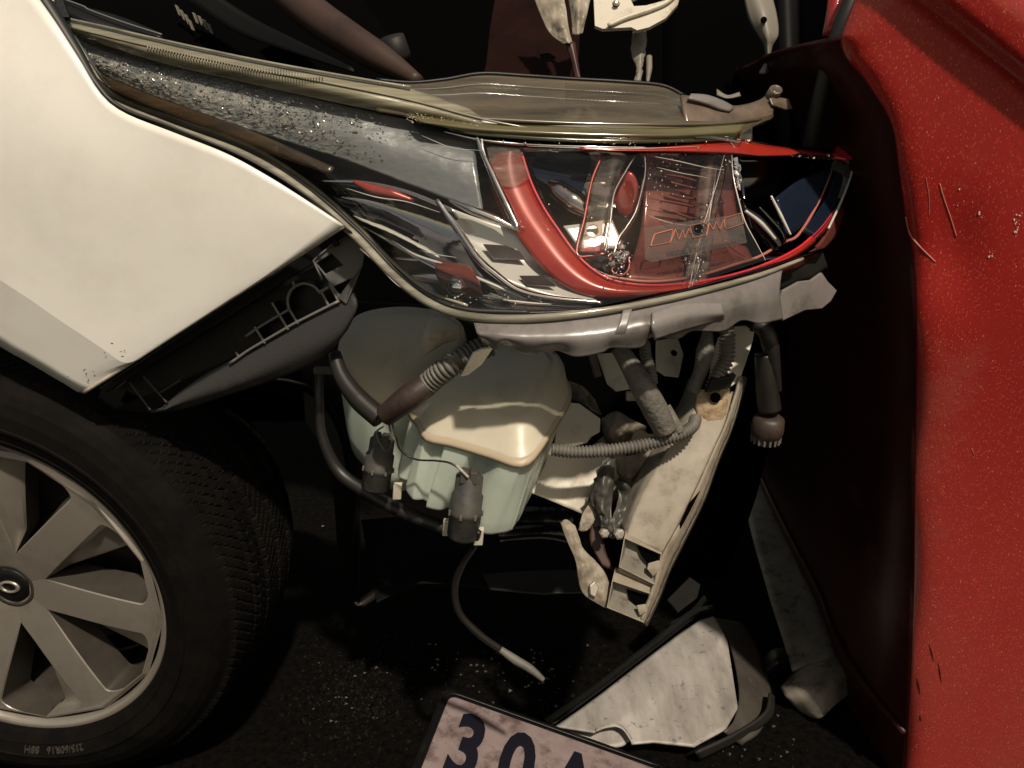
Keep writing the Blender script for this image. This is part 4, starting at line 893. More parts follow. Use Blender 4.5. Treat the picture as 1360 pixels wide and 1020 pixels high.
loft('filler_neck', [[P(566, 432, .93), P(572, 420, .93), P(590, 418, .94), P(612, 432, .95)], [P(560, 450, .92), P(570, 446, .915), P(590, 444, .92), P(612, 440, .94)], [P(562, 474, .93), P(575, 466, .93), P(592, 456, .94), P(612, 450, .95)]], M['whitemetal'], tank, nu=16, nv=10, th=.003)
# pumps
def pump(x0, y0, x1, y1, d0, d1, r, par=tank):
    a, b = P(x0, y0, d0), P(x1, y1, d1); ax = (b - a).normalized(); ux = ax.cross(Vector((0, 1, 0))).normalized(); L = (b - a).length
    pr = closed_loft('washer_pump', lathe([(-.004, r * .6), (0, r * .86), (L * .28, r * .88), (L * .3, r), (L * .52, r), (L * .54, r * 1.07), (L * .6, r * 1.07), (L * .62, r), (L * .95, r), (L, r * .85), (L, r * .1)], a, ax, ux, 24), M['pump'], par)
    for q in range(14):
        an = q * .45
        c = a + ax * (L * .57) + (ux * math.cos(an) + ax.cross(ux) * math.sin(an)) * r * 1.07
        if q % 2 == 0: box('grip_rib', c, ax * L * .04, ux * .0012, ax.cross(ux) * .0012, M['conduit'], pr, bev=0)
    for q, o_ in enumerate(((.004, -.004), (-.006, .004))):
        box('pump_plug', a + ux * o_[0] - ax * .004 + Vector((0, -r * .5, 0)), ux * .004, Vector((0, .006, 0)), ax * .007, M['pump'], pr)
    return pr
pump(624, 632, 614, 714, .812, .83, .0175)
pump(508, 584, 498, 650, .885, .90, .017)
# hoses and wires on and around the tank
tube('corrugated_hose', [P(650, 458, .80), P(625, 470, .795), P(600, 484, .79), P(575, 504, .80), P(562, 516, .805)], .0115, M['conduit'], car, corr=.0014, pitch=.0052, seg=16, label='dusty grey corrugated hose')
tube('hose_sleeve', [P(566, 512, .80), P(552, 522, .80), P(535, 534, .805), P(512, 552, .82)], [.0125, .0145, .0135, .012], M['sleeve'], car, n=30, seg=16)
tube('rubber_hose', [P(444, 470, .87), P(454, 500, .86), P(476, 530, .85), P(505, 556, .84)], [.008, .010, .012, .012], M['hose'], car, n=40)
tube('overflow_hose', [P(424, 486, .93), P(424, 530, .93), P(428, 580, .94), P(450, 626, .95), P(490, 655, .94), P(540, 682, .92), P(592, 702, .90)], [.006, .006, .009, .009, .008], M['hose'], car, n=60)
box('hose_clip', P(430, 492, .92), Vector((.012, 0, 0)), Vector((0, .004, 0)), Vector((0, 0, .004)), M['conduit'], car)
tube('thin_wire', [P(520, 560, .82), P(526, 580, .82), P(532, 598, .83), P(552, 610, .83), P(580, 612, .81), P(600, 616, .80), P(622, 632, .80)], .0012, M['hose'], car, n=50, seg=6)
tube('thin_wire', [P(516, 560, .82), P(520, 586, .83), P(514, 600, .855), P(504, 588, .86), P(500, 574, .86), P(510, 566, .86)], .0011, M['conduit'], car, n=50, seg=6)
tube('thin_wire', [P(606, 618, .80), P(612, 624, .795), P(622, 634, .795)], .0018, M['white'], car, n=16, seg=6)
tube('pump_cable', [P(636, 706, .82), P(630, 726, .84), P(614, 750, .86), P(604, 780, .88), P(610, 814, .89), P(636, 842, .90), P(664, 862, .91)], [.003, .0035, .0042, .0045, .0045, .0042], M['hose'], car, n=60)
tube('cable_end', [P(664, 862, .91), P(684, 876, .905), P(704, 888, .90), P(722, 903, .90)], [.004, .0055, .005, .003], M['conduit'], car, n=30)
tube('conduit', [P(733, 597, .84), P(760, 600, .84), P(800, 599, .84), P(850, 592, .84), P(895, 580, .84), P(918, 568, .85), P(924, 556, .87)], .0065, M['conduit'], car, corr=.0009, pitch=.0042, seg=12, label='grey corrugated conduit running to the beam')
tube('taped_harness', [P(822, 462, .83), P(836, 484, .825), P(852, 512, .82), P(868, 540, .825), P(884, 572, .835)], [.0095, .0115, .014, .0145, .013], M['tape'], car, n=60, seg=16)
tube('taped_harness', [P(884, 540, .84), P(892, 556, .838), P(902, 574, .84)], [.006, .007, .007], M['tape'], car, n=20)
tube('conduit', [P(856, 456, .85), P(858, 474, .842), P(864, 494, .834), P(866, 510, .828)], .006, M['conduit'], car, corr=.0009, pitch=.004)
tube('conduit', [P(964, 424, .87), P(966, 450, .87), P(964, 478, .87), P(954, 498, .872), (P(946, 516, .875))], .0085, M['conduit'], car, corr=.0011, pitch=.0045)
tube('harness_branch', [P(940, 440, .88), P(936, 470, .88), P(930, 494, .885), P(920, 520, .89)], [.006, .011, .008, .009], M['tape'], car, n=30)
box('harness_plug', P(956, 508, .868), (P(976, 504, .868) - P(944, 510, .868)) * .5, Vector((0, .006, 0)), Vector((.003, 0, .008)), M['liner'], car)
tube('lamp_lead', [P(1000, 430, .86), P(1014, 436, .86), P(1022, 452, .86), P(1028, 490, .87), P(1034, 520, .88)], [.009, .010, .008, .004], M['hose'], car, n=40)
tube('lamp_lead', [P(1016, 470, .87), P(1018, 510, .88), P(1022, 545, .89)], [.012, .013, .014], M['hose'], car, n=24)
cp = P(1022, 552, .89)
plug = closed_loft('lamp_plug', lathe([(0, .012), (.004, .018), (.018, .0195), (.022, .019), (.036, .014), (.037, .004)], cp, Vector((0, .1, -1)).normalized(), Vector((1, 0, 0)), 28), M['sleeve'], car)
for q in range(16):
    a = q * math.pi / 8; box('plug_rib', cp + Vector((0, .003, -.029)) + Vector((math.cos(a), math.sin(a), 0)) * .0165, Vector((.0012, 0, 0)), Vector((0, .0012, 0)), Vector((0, 0, .006)), M['conduit'], plug, bev=0)

# ---- torn metal behind the tank
wpl = pl3((745, 540, .93), (800, 560, .95), (720, 660, .90))
plate('white_bracket_plate', [(742, 540), (752, 534), (770, 536), (798, 556), (797, 574), (786, 580), (780, 588), (736, 600)], wpl, .003, M['whitemetal'], car)
loft('white_bracket_plate', [[P(730, 590, .92), P(770, 596, .93), P(800, 588, .93), (P(832, 600, .94))], [P(722, 620, .91), P(764, 622, .92), P(800, 624, .915), P(824, 632, .93)], [P(704, 654, .90), P(730, 664, .905), P(758, 676, .905), P(784, 687, .91)]], M['whitemetal'], car, nu=50, nv=30, th=.003, wr=(.004, 16))
loft('white_bracket_flange', [[P(786, 604, .925), P(810, 606, .93), P(832, 602, .94)], [P(788, 632, .915), P(800, 640, .91), P(812, 646, .92)], [P(794, 652, .915), P(798, 656, .912), P(806, 660, .915)]], M['whitemetal'], car, nu=12, nv=12, th=.002)
loft('crumpled_sheet', [[P(756, 506, 1.0), P(775, 514, .99), P(790, 530, .99)], [P(760, 530, 1.0), P(780, 540, .98), P(800, 552, .99)]], M['tanmetal'], car, nu=36, nv=26, th=.002, wr=(.010, 38))
loft('crumpled_sheet', [[P(798, 556, .97), P(818, 546, .96), P(838, 556, .95), P(858, 566, .95)], [P(800, 572, .96), P(820, 576, .93), P(842, 574, .945), P(860, 580, .95)], [P(806, 592, .95), P(826, 590, .94), P(850, 592, .94), P(866, 598, .94)]], M['tanmetal'], car, nu=36, nv=26, th=.002, wr=(.010, 38))
plate('crumpled_sheet', [(842, 574), (852, 570), (862, 576), (880, 574), (874, 590), (858, 600), (838, 598), (836, 590)], pl3((842, 574, .915), (880, 574, .93), (838, 598, .90)), .002, M['tanmetal'], car)
loft('crumpled_sheet', [[P(806, 606, .93), P(840, 604, .92), P(870, 592, .91)], [P(816, 624, .925), P(838, 630, .90), P(858, 618, .91)], [P(824, 640, .93), P(836, 644, .925), P(846, 640, .93)]], M['tanmetal'], car, nu=36, nv=26, th=.002, wr=(.010, 38))
loft('crumpled_sheet', [[P(780, 600, .96), P(800, 580, .97), P(830, 560, .98)], [P(800, 640, .95), P(820, 620, .95), P(860, 590, .955)], [P(810, 670, .94), P(836, 650, .94), P(866, 620, .945)]], M['tanmetal'], car, nu=50, nv=40, th=.002, wr=(.016, 26))
# twisted strips by the beam foot
loft('twisted_strip', [[P(796, 622, .88), P(806, 612, .875), P(818, 608, .885)], [P(788, 646, .878), P(802, 652, .866), P(816, 634, .885)], [P(784, 664, .878), P(800, 676, .862), P(814, 660, .882)], [P(796, 686, .87), P(806, 690, .865), P(812, 682, .875)], [P(798, 706, .87), P(806, 712, .866), P(816, 704, .87)]], M['greymetal'], car, nu=20, nv=50, th=.002, wr=(.008, 50))
loft('twisted_strip', [[P(814, 638, .90), P(832, 642, .89), P(846, 660, .90)], [P(822, 660, .89), P(834, 672, .885), P(840, 676, .89)], [P(812, 690, .88), P(822, 700, .878), P(828, 696, .882)], [P(804, 708, .875), P(814, 716, .872), P(824, 708, .876)]], M['greymetal'], car, nu=20, nv=40, th=.002, wr=(.008, 50))
loft('twisted_strip', [[P(784, 664, .885), P(790, 670, .885), P(794, 680, .885)], [P(772, 688, .88), P(780, 690, .88), P(790, 690, .88)], [P(768, 704, .875), P(776, 706, .875), P(784, 700, .875)]], M['tanmetal'], car, nu=16, nv=24, th=.002, wr=(.006, 50))
loft('foot_bracket', [[P(744, 694, .87), P(752, 690, .868), P(764, 698, .866)], [P(752, 716, .866), P(762, 716, .862), P(770, 716, .862)], [P(764, 744, .86), P(770, 738, .858), P(776, 730, .86)], [P(768, 770, .853), P(786, 762, .85), P(802, 758, .853)], [P(776, 790, .848), P(794, 790, .846), P(812, 786, .848)], [P(804, 808, .845), P(808, 806, .844), P(812, 800, .844)]], M['tanmetal'], car, nu=24, nv=50, th=.0028, wr=(.005, 40))
plate('bracket_nut', [(783, 778), (790, 772), (796, 780), (791, 794), (784, 790)], pl3((783, 778, .842), (796, 780, .843), (786, 792, .84)), .008, M['screw'], car)
loft('rusty_gusset', [[P(786, 690, .89), P(800, 690, .89)], [P(784, 720, .885), P(804, 730, .885)], [P(800, 752, .88), P(818, 760, .88)]], M['rustbrown'], car, nu=6, nv=14, th=.002)
for (x, y, r) in ((802, 708, .0055), (822, 709, .0065)):
    closed_loft('white_grommet', lathe([(-.005, r * .5), (-.004, r * .9), (.004, r), (.006, r * .6)], P(x, y, .862), Vector((.2, -.9, .3)).normalized(), Vector((0, .3, .9)).normalized().cross(Vector((.2, -.9, .3)).normalized()).normalized(), 6), M['white'], car, smooth=False)
jag = [(790, 700), (786, 672), (776, 664), (792, 650), (788, 636), (800, 628), (798, 612), (812, 602), (820, 614), (812, 634), (820, 646), (808, 662), (812, 684), (802, 700)]
plate('torn_bracket', jag, pl3((790, 700, .882), (812, 602, .90), (820, 646, .892)), .002, M['greymetal'], car)
plate('torn_bracket', [(822, 706), (818, 684), (830, 676), (828, 656), (820, 644), (836, 646), (848, 660), (842, 680), (848, 690), (834, 700)], pl3((822, 706, .885), (836, 646, .905), (848, 690, .892)), .002, M['greymetal'], car)
# ---- the beam
beam = thing('support_beam', 'x', 'x', P(900, 640, .88)); del beam['category']; beam['label'] = 'bent dusty radiator support beam with open box end'
beam.parent = car; beam.matrix_parent_inverse = Matrix.Translation(-W[car.name])
ba = pl3((960, 520, .885), (822, 716, .85), (880, 736, .858))
bL = [(930, 516), (918, 548), (886, 598), (860, 640), (844, 674), (830, 713)]
bR = [(974, 520), (962, 566), (944, 606), (926, 644), (904, 690), (880, 736)]
bD = [.888, .882, .873, .865, .857, .848]
EL = [P(x, y, d + .004) for (x, y), d in zip(bL, bD)]; ER = [P(x, y, d) for (x, y), d in zip(bR, bD)]
loft('beam_face', [EL, [a.lerp(b, .08) + Vector((0, -.0016, 0)) for a, b in zip(EL, ER)], [a.lerp(b, .5) + Vector((0, -.002, 0)) for a, b in zip(EL, ER)], [a.lerp(b, .92) + Vector((0, -.0016, 0)) for a, b in zip(EL, ER)], ER], M['beam'], beam, nu=40, nv=16, th=.004, rough=.0002)
loft('beam_flank', [EL, [v + Vector((-.004, .045, -.004)) for v in EL]], M['beaminside'], beam, nu=30, nv=4, th=.003)
fI = [(984, 500, .886), (976, 530, .883), (963, 568, .878), (945, 608, .870), (927, 648, .862), (905, 694, .853), (880, 740, .844), (868, 782, .838), (852, 826, .832)]
fO = [(990, 500, .896), (981, 534, .892), (969, 572, .888), (952, 612, .880), (934, 662, .872), (908, 716, .863), (888, 756, .855), (875, 790, .848), (857, 829, .842)]
loft('beam_flange', [[P(*q) for q in fI], [P(x, y, d) for x, y, d in fO]], M['beam'], beam, nu=60, nv=4, th=.003, rough=.0004)
loft('flange_step', [[P(x, y, d) for x, y, d in fO], [P(x + 3, y + 3, d + .035) for x, y, d in fO]], M['beaminside'], beam, nu=40, nv=3, th=.002)
plate('flange_gap', [(930, 652), (926, 660), (914, 684), (904, 702), (903, 696), (916, 668)], pl3((930, 652, .8605), (903, 696, .8515), (904, 702, .852)), .001, M['void'], beam, bev=0)
plate('beam_head', [(942, 500), (946, 472), (954, 448), (968, 434), (990, 432), (1002, 440), (1000, 452), (990, 484), (982, 506), (966, 516)], pl3((945, 500, .895), (1000, 445, .905), (982, 506, .89)), .004, M['whitemetal'], beam)
loft('rust_patch', [[P(926, 520, .885), P(944, 514, .883), P(970, 512, .883)], [P(924, 544, .883), P(944, 546, .881), P(964, 548, .882)], [P(930, 560, .884), P(944, 562, .882), P(958, 560, .883)]], M['rust'], beam, nu=16, nv=12, th=.0012, rough=.0006)
closed_loft('beam_hole', lathe([(0, .006), (-.002, .006), (-.002, .001)], P(950, 528, .879), Vector((0, .9, -.2)).normalized(), Vector((1, 0, 0)), 16), M['void'], beam)
# two open box ends
def mouth(q, d, deep, name):
    """open box section: four thin walls running back from a mouth"""
    c = sum((P(x, y, dd) for (x, y), dd in zip(q, d)), Vector()) / 4
    f_ = [P(x, y, dd) for (x, y), dd in zip(q, d)]
    fr = []
    for i in range(4): fr += [f_[i].lerp(f_[(i + 1) % 4], k / 5) for k in range(5)]
    def sc(s): return [c + (v - c) * s for v in fr]
    b = Vector(deep)
    o = closed_loft(name, [[v + b for v in sc(1.0)], sc(1.0), sc(.965), [v + b * .04 for v in sc(.96)]], M['beam'], beam, captop=False, capbot=False, smooth=False)
    closed_loft('mouth_lining', [[v + b * .03 for v in sc(.962)], [v + b for v in sc(.88)]], M['beaminside'], o, captop=False, capbot=True, smooth=False)
    return o
mouth([(829, 714), (879, 736), (870, 777), (822, 753)], [.846, .845, .838, .839], (.006, .020, .004), 'box_mouth')
mouth([(813, 771), (866, 789), (855, 827), (806, 807)], [.838, .838, .832, .833], (.006, .020, .004), 'box_mouth')
loft('mouth_web', [[P(822, 754, .841), P(844, 765, .841), P(869, 778, .842)], [P(816, 764, .858), P(842, 776, .856), P(866, 786, .856)], [P(813, 770, .842), P(840, 780, .842), P(866, 788, .843)]], M['tanmetal'], beam, nu=10, nv=8, th=.002)
plate('torn_hole', [(846, 724), (874, 736), (868, 770), (858, 766), (860, 748), (852, 738)], pl3((846, 724, .853), (874, 736, .852), (866, 770, .847)), .001, M['void'], beam, bev=0)
plate('torn_hole', [(832, 782), (862, 792), (852, 822), (842, 818), (846, 806), (836, 796)], pl3((832, 782, .849), (862, 792, .848), (846, 820, .843)), .001, M['void'], beam, bev=0)
plate('torn_tooth', [(862, 748), (876, 744), (878, 754), (868, 766), (860, 756)], pl3((862, 748, .838), (878, 752, .842), (866, 766, .836)), .003, M['beam'], beam)
plate('torn_tooth', [(846, 804), (858, 802), (860, 812), (850, 818)], pl3((846, 804, .832), (860, 810, .834), (850, 818, .83)), .003, M['beam'], beam)
# white bits behind the lower housing
plate('lamp_mount', [(792, 470), (818, 468), (846, 508), (840, 516), (818, 520), (806, 510)], pl3((792, 470, .96), (846, 508, .94), (806, 512, .95)), .004, M['whitemetal'], car)
plate('lamp_mount', [(872, 452), (900, 448), (908, 470), (902, 500), (884, 498), (872, 490)], pl3((872, 452, .95), (908, 470, .95), (884, 498, .93)), .004, M['whitemetal'], car, holes=[ring(896, 468, 5, 10)])
tube('mount_pin', [P(786, 470, .95), P(794, 500, .94)], .005, M['conduit'], car, n=8)
box('mount_clip', P(840, 526, .93), Vector((.008, 0, 0)), Vector((0, .005, 0)), Vector((0, 0, .005)), M['white'], car)

# ---- engine bay parts seen above the headlight
tube('bay_strut', [P(360, -30, 1.10), P(420, 22, 1.06), P(480, 62, 1.02), P(530, 92, .99), P(556, 108, .97)], [.026, .026, .024, .020, .008], M['strut'], car, n=40, seg=20)
loft('strut_edge_panel', [[P(270, -20, 1.12), P(330, 20, 1.10), P(400, 56, 1.06), P(470, 90, 1.02)], [P(250, 0, 1.12), P(310, 40, 1.10), P(390, 70, 1.06), P(470, 96, 1.02)]], M['bay'], car, nu=24, nv=5, th=.003)
V, Fc = [], []
for (x, y) in [(237, 14), (243, 20), (249, 26), (260, 24), (267, 28), (273, 33), (254, 33), (279, 38)]:
    q = box('intake_slat', P(x, y, 1.16), Vector((.0016, 0, -.001)), Vector((0, .003, 0)), Vector((-.002, 0, .007)), M['greybracket'], car, bev=0)
closed_loft('rubber_cap', lathe([(0, .018), (.01, .02), (.035, .018), (.037, .004)], P(530, 82, 1.1), Vector((-.2, -.3, .9)).normalized(), Vector((1, 0, .22)).normalized(), 20), M['liner'], car)
plate('red_panel', [(650, 40), (660, -20), (700, -24), (766, -20), (770, 40), (768, 80), (775, 112), (640, 112), (646, 80)], pl3((650, 30, 1.12), (770, 10, 1.10), (660, 106, 1.05)), .003, mat('dark_red_panel', (.016, .005, .0035), .6, spec=.06, noise=.6, nscale=12), car, holes=[[(716, 72), (728, 70), (738, 76), (734, 82), (718, 81)]])
loft('torn_sheet', [[P(706, -12, 1.0), P(730, -12, .99), P(748, -10, .98)], [P(716, 16, .99), P(738, 14, .975), P(752, 14, .97)], [P(730, 44, .975), P(748, 40, .96), P(756, 40, .965)], [P(748, 58, .96), P(756, 57, .955), P(760, 55, .96)]], M['torn'], car, nu=24, nv=40, th=.002, wr=(.006, 45), label='torn white sheet metal')
loft('torn_sheet', [[P(752, -10, .985), P(766, -10, .97), P(786, -10, .98)], [P(758, 20, .975), P(768, 18, .96), P(780, 18, .97)], [P(760, 46, .965), P(768, 46, .958), P(774, 44, .965)]], M['torn'], car, nu=24, nv=30, th=.002, wr=(.006, 45))
loft('torn_sheet', [[P(750, 56, .962), P(758, 54, .96), P(764, 56, .962)], [P(758, 80, .96), P(764, 80, .955), P(768, 82, .96)], [P(764, 104, .95), P(770, 104, .948), P(772, 106, .95)]], M['rustbrown'], car, nu=8, nv=12, th=.002)
latch = plate('latch_bracket', [(788, -12), (905, -12), (900, 6), (884, 24), (862, 36), (846, 40), (838, 36), (800, 38), (790, 34)], pl3((788, 0, .95), (900, 0, .94), (800, 38, .93)), .005, M['whitemetal'], car, holes=[[(838, 0), (850, -6), (876, -6), (884, 0), (858, 7), (842, 8)], ring(818, 5, 5, 12)])
lp_ = pl3((788, 0, .945), (900, 0, .935), (800, 38, .925))
tube('latch_ridge', [lp_.at(x, y) for x, y in ((808, 34), (830, 24), (860, 14), (884, 4), (896, -6))], .003, M['whitemetal'], latch, n=24, seg=8)
closed_loft('latch_bolt', lathe([(-.002, .004), (-.004, .003), (-.004, .001)], lp_.at(818, 5), Vector((0, .9, -.3)).normalized(), Vector((1, 0, 0)), 10), M['screw'], latch)
loft('latch_rod', [[P(841, 40, .97), P(848, 40, .965), P(858, 40, .97)], [P(838, 66, .96), P(850, 64, .955), P(858, 64, .96)], [P(844, 90, .95), P(850, 88, .945), P(854, 86, .95)], [P(842, 108, .94), P(848, 108, .938), P(852, 108, .94)]], M['greybracket'], car, nu=8, nv=20, th=.003, rough=.001)
tube('latch_rod', [P(862, 76, .96), P(862, 92, .95), P(860, 110, .94)], [.004, .004, .002], M['greybracket'], car, n=12)
loft('side_bracket', [[P(986, -12, .98), P(1004, -12, .97), P(1024, -12, .985)], [P(994, 24, .97), P(1014, 18, .955), P(1032, 20, .97)], [P(1006, 46, .965), P(1020, 46, .952), P(1034, 46, .965)], [P(1014, 60, .965), P(1020, 62, .955), P(1026, 62, .965)], [P(1016, 80, .965), P(1020, 80, .958), P(1023, 80, .965)], [P(1008, 96, .96), P(1016, 97, .955), P(1022, 96, .96)]], M['greybracket'], car, nu=14, nv=30, th=.003)
closed_loft('side_bracket_hole', lathe([(0, .004), (-.002, .004), (-.002, .001)], P(1014, 27, .951), Vector((0, .9, -.3)).normalized(), Vector((1, 0, 0)), 12), M['void'], car)
loft('bay_clip', [[P(952, 118, .98), P(966, 126, .975), P(982, 122, .98)], [P(952, 126, .975), P(966, 130, .97), P(984, 127, .975)]], M['greybracket'], car, nu=12, nv=4, th=.002)
loft('bay_pillar', [[P(1030, -40, 1.05), P(1044, -40, 1.04), P(1060, -40, 1.05)], [P(1034, 140, 1.02), P(1050, 140, 1.01), P(1062, 140, 1.02)], [P(1040, 420, 1.1), P(1052, 420, 1.1), P(1064, 420, 1.1)]], M['bay'], car, nu=8, nv=14, th=.004)
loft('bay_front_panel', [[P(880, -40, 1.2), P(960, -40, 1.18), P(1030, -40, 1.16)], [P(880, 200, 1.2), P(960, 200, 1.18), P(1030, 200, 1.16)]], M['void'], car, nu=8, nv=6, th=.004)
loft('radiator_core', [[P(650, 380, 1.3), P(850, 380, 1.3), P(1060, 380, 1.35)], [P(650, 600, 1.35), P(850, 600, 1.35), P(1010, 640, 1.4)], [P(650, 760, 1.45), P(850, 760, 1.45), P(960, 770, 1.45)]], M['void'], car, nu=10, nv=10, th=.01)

# ------------------------------------------------------------------ the red car
red = thing('red_car', 'dusty red car with scratched crumpled bodywork pressed against the white car', 'car', (.8, 1.0, 0))
bnd = [(1150, -60), (1134, 0), (1117, 62), (1152, 112), (1184, 165), (1194, 230), (1202, 290), (1212, 340), (1217, 420), (1216, 560), (1214, 700), (1212, 850), (1206, 960), (1200, 1060)]
def dR(px, py):
    y = (510 - py) / FPX
    Y0 = .80 - .00022 * (px - 1200)
    return Y0 / (ct + y * st)
def dRR(x, y, bx):
    """depth of the red panel with its swage step, rolled edge and shallow dents"""
    t = (x - bx) / (1480 - bx)
    d = dR(x, y)
    q = ((x - 1212) * .80 - y) / math.hypot(.80, 1)
    d -= .0125 * sm(-4, 34, q) - .010 * sm(60, 150, q)
    d += (.010 + .004 * math.sin(y / 37)) * math.exp(-(max(0, x - bx) / 11.0)) * (1 if y > 60 else .4)
    d += .006 * math.exp(-((x - 1260) / 46) ** 2 - ((y - 330) / 70) ** 2) + .004 * math.sin(y / 90) * t
    return d
def bx_at(y):
    for (x0, y0), (x1, y1) in zip(bnd, bnd[1:]):
        if y0 <= y <= y1: return x0 + (x1 - x0) * (y - y0) / (y1 - y0)
    return 1200
lit, b0 = [], []
for j in range(91):
    p = cr([Vector((x, y, 0)) for x, y in bnd], j / 90)
    row = []
    for i in range(70):
        t = (i / 69) ** 1.15; x = p.x + (1480 - p.x) * t; y = p.y
        d = dRR(x, y, p.x)
        row.append(P(x, y, d))
    lit.append(row); b0.append((p.x, p.y, row[0]))
vs, fs = grid(lit)
a, b, c = vs[fs[900][0]], vs[fs[900][1]], vs[fs[900][2]]
if (b - a).cross(c - a).dot(O - a) < 0: fs = [q[::-1] for q in fs]
mesh('front_wing', vs, fs, M['red'], red, smooth=True, th=.002)
dk = []
for (x, y, v) in b0[12:]:
    row = []
    for i in range(14):
        t = i / 13
        row.append(v + Vector((.02 * t + .06 * t * t - .018 * math.sin(math.pi * min(1, t * 3)) , 1.0 * t, -.02 * t)))
    dk.append(row)
vs, fs = grid(dk)
a, b, c = vs[fs[200][0]], vs[fs[200][1]], vs[fs[200][2]]
if (b - a).cross(c - a).dot(Vector((-1, 0, 0))) < 0: fs = [q[::-1] for q in fs]
M['redshade'] = mat('shaded_red_side', (.034, .006, .005), .42, spec=.25, coat=0, noise=.5, nscale=6, dirt=(.07, .03, .024), dscale=5, damt=.5)  # dark maroon paints the shade on the red car's side
mesh('door_side', vs, fs, M['redshade'], red, smooth=True, th=.002)
tube('door_sill', [q_ + Vector((-.004, 0, 0)) for q_ in dk[-7]], .005, M['redshade'], red, n=40, seg=10)
tube('door_seal', [P(1160, -60, .80), P(1128, 10, .80), P(1102, 80, .82), P(1078, 180, .86), P(1062, 260, .92)], [.011, .010, .009, .009, .008], M['gasket'], red, n=40)
loft('door_edge', [[P(1100, -40, .86), P(1116, -40, .85), P(1132, -40, .85)], [P(1098, 10, .85), P(1108, 10, .84), P(1120, 10, .84)], [P(1092, 48, .85), P(1096, 46, .845), P(1104, 50, .85)]], M['red'], red, nu=10, nv=10, th=.003)
loft('inner_pillar', [[P(1062, -60, 1.12), P(1090, -60, 1.05), P(1118, -60, 1.0)], [P(1062, 120, 1.1), P(1100, 120, 1.02), P(1135, 120, .95)], [P(1062, 330, 1.2), P(1130, 330, 1.0), P(1190, 330, .90)]], M['bay'], red, nu=10, nv=14, th=.003)
# scratches with curled paint
def rsc(pts, r, m, o=-.0004):
    tube('scratch', [P(x, y, dRR(x, y, bx_at(y)) + o) for x, y in even2(pts)], r, m, red, n=40, seg=6, flat=.6)
def even2(pts):
    q = even([Vector((x, y, 0)) for x, y in pts], 16); return [(v.x, v.y) for v in q]
M['scratch'] = mat('scratched_primer', (.55, .12, .09), .5, col2=(.6, .3, .24), nscale=80)
M['chipw'] = mat('bare_chip', (.62, .5, .45), .5)
rsc([(1248, 244), (1253, 262), (1262, 288), (1270, 314)], .0007, M['scratch'])
rsc([(1203, 288), (1208, 310), (1220, 326), (1242, 348)], .0009, M['scratch'])

M['darkscratch'] = mat('dark_scratch', (.05, .008, .006), .5)
for q_ in ([(1234, 856), (1237, 866), (1240, 878)], [(1246, 880), (1248, 892), (1250, 906)], [(1218, 900), (1221, 916), (1222, 922)], [(1222, 950), (1223, 958)]):
    rsc(q_, [.0002, .0010, .0003] if len(q_) < 4 else .0004, M['darkscratch'])
for q_ in ([(1290, 596), (1294, 604)], [(1342, 660), (1346, 664)], [(1230, 236), (1234, 262), (1234, 286)]):
    rsc(q_, .0003, M['scratch'])
for i in range(26):
    x, y = random.choice(((1318, 342), (1352, 290), (1350, 300), (1274, 262), (1296, 268), (1300, 282))); x += random.gauss(0, 4); y += random.gauss(0, 5)
    d = dRR(x, y, bx_at(y)) - .0002; k = random.uniform(.0003, .0011)
    c = P(x, y, d); 
    closed_loft('paint_chip', [[c + Vector((math.cos(a) * k * random.uniform(.6, 1.2), -.0004, math.sin(a) * k * random.uniform(.8, 1.6))) for a in [q * 1.047 for q in range(6)]], [c + Vector((math.cos(a) * k, .0012, math.sin(a) * k)) for a in [q * 1.047 for q in range(6)]]], M['chipw'], red, smooth=False)

# ------------------------------------------------------------------ things on the ground
lpz = Zp(597, 925, .085)
pu = (Zp(860, 1019, .012) - lpz).normalized()
pv = Vector((pu.y, -pu.x, 0)).normalized()
pn = pu.cross(pv) if pu.cross(pv).z > 0 else pv.cross(pu)
plt = thing('license_plate', 'dirty white license plate with black characters 30A lying on the dark ground', 'license plate', lpz)
def lq(u, v, h=0): return lpz + pu * u + pv * v + pn * h
class LP:
    n = pn
    def at(s, u, v, up=0): return lq(u, v, up)
LPl = LP()
def rr_(u0, v0, u1, v1, r):
    o = []
    for cx_, cy_, a0 in ((u1 - r, v0 + r, -90), (u1 - r, v1 - r, 0), (u0 + r, v1 - r, 90), (u0 + r, v0 + r, 180)):
        for k in range(5): o.append((cx_ + r * math.cos(R(a0 + k * 22.5)), cy_ + r * math.sin(R(a0 + k * 22.5))))
    return o
plate('plate_sheet', rr_(0, 0, .33, .19, .012), LPl, .002, M['platewhite'], plt, up=.003)
plate('plate_frame', rr_(-.012, -.012, .342, .202, .016), LPl, .008, M['black'], plt, up=.002)
loft('plate_rim', [[lq(*q, .0032) for q in rr_(-.012, -.012, .342, .202, .016) + [(.342 - .016, -.012)]], [lq(*q, .0055) for q in rr_(-.004, -.004, .334, .194, .013) + [(.334 - .013, -.004)]]], M['black'], plt, nu=90, nv=3, th=.002, lin=True)
for ch, u0 in (('3', .027), ('0', .097), ('A', .166)):
    v, f = text_verts(ch, .150, .0012, .0045)
    x0 = min(q.x for q in v)
    mesh('character', [lq(u0 + (q.x - x0) * .66, .130 - q.y * 1.0, .0042 + q.z) for q in v], [q[::-1] for q in f], M['ink'], plt)
box('mounting_block', Vector((lq(.05, .08).x, lq(.05, .08).y, .031)), Vector((.035, -.012, 0)), Vector((-.02, -.06, 0)), Vector((0, 0, .031)), M['black'], plt, bev=.004)
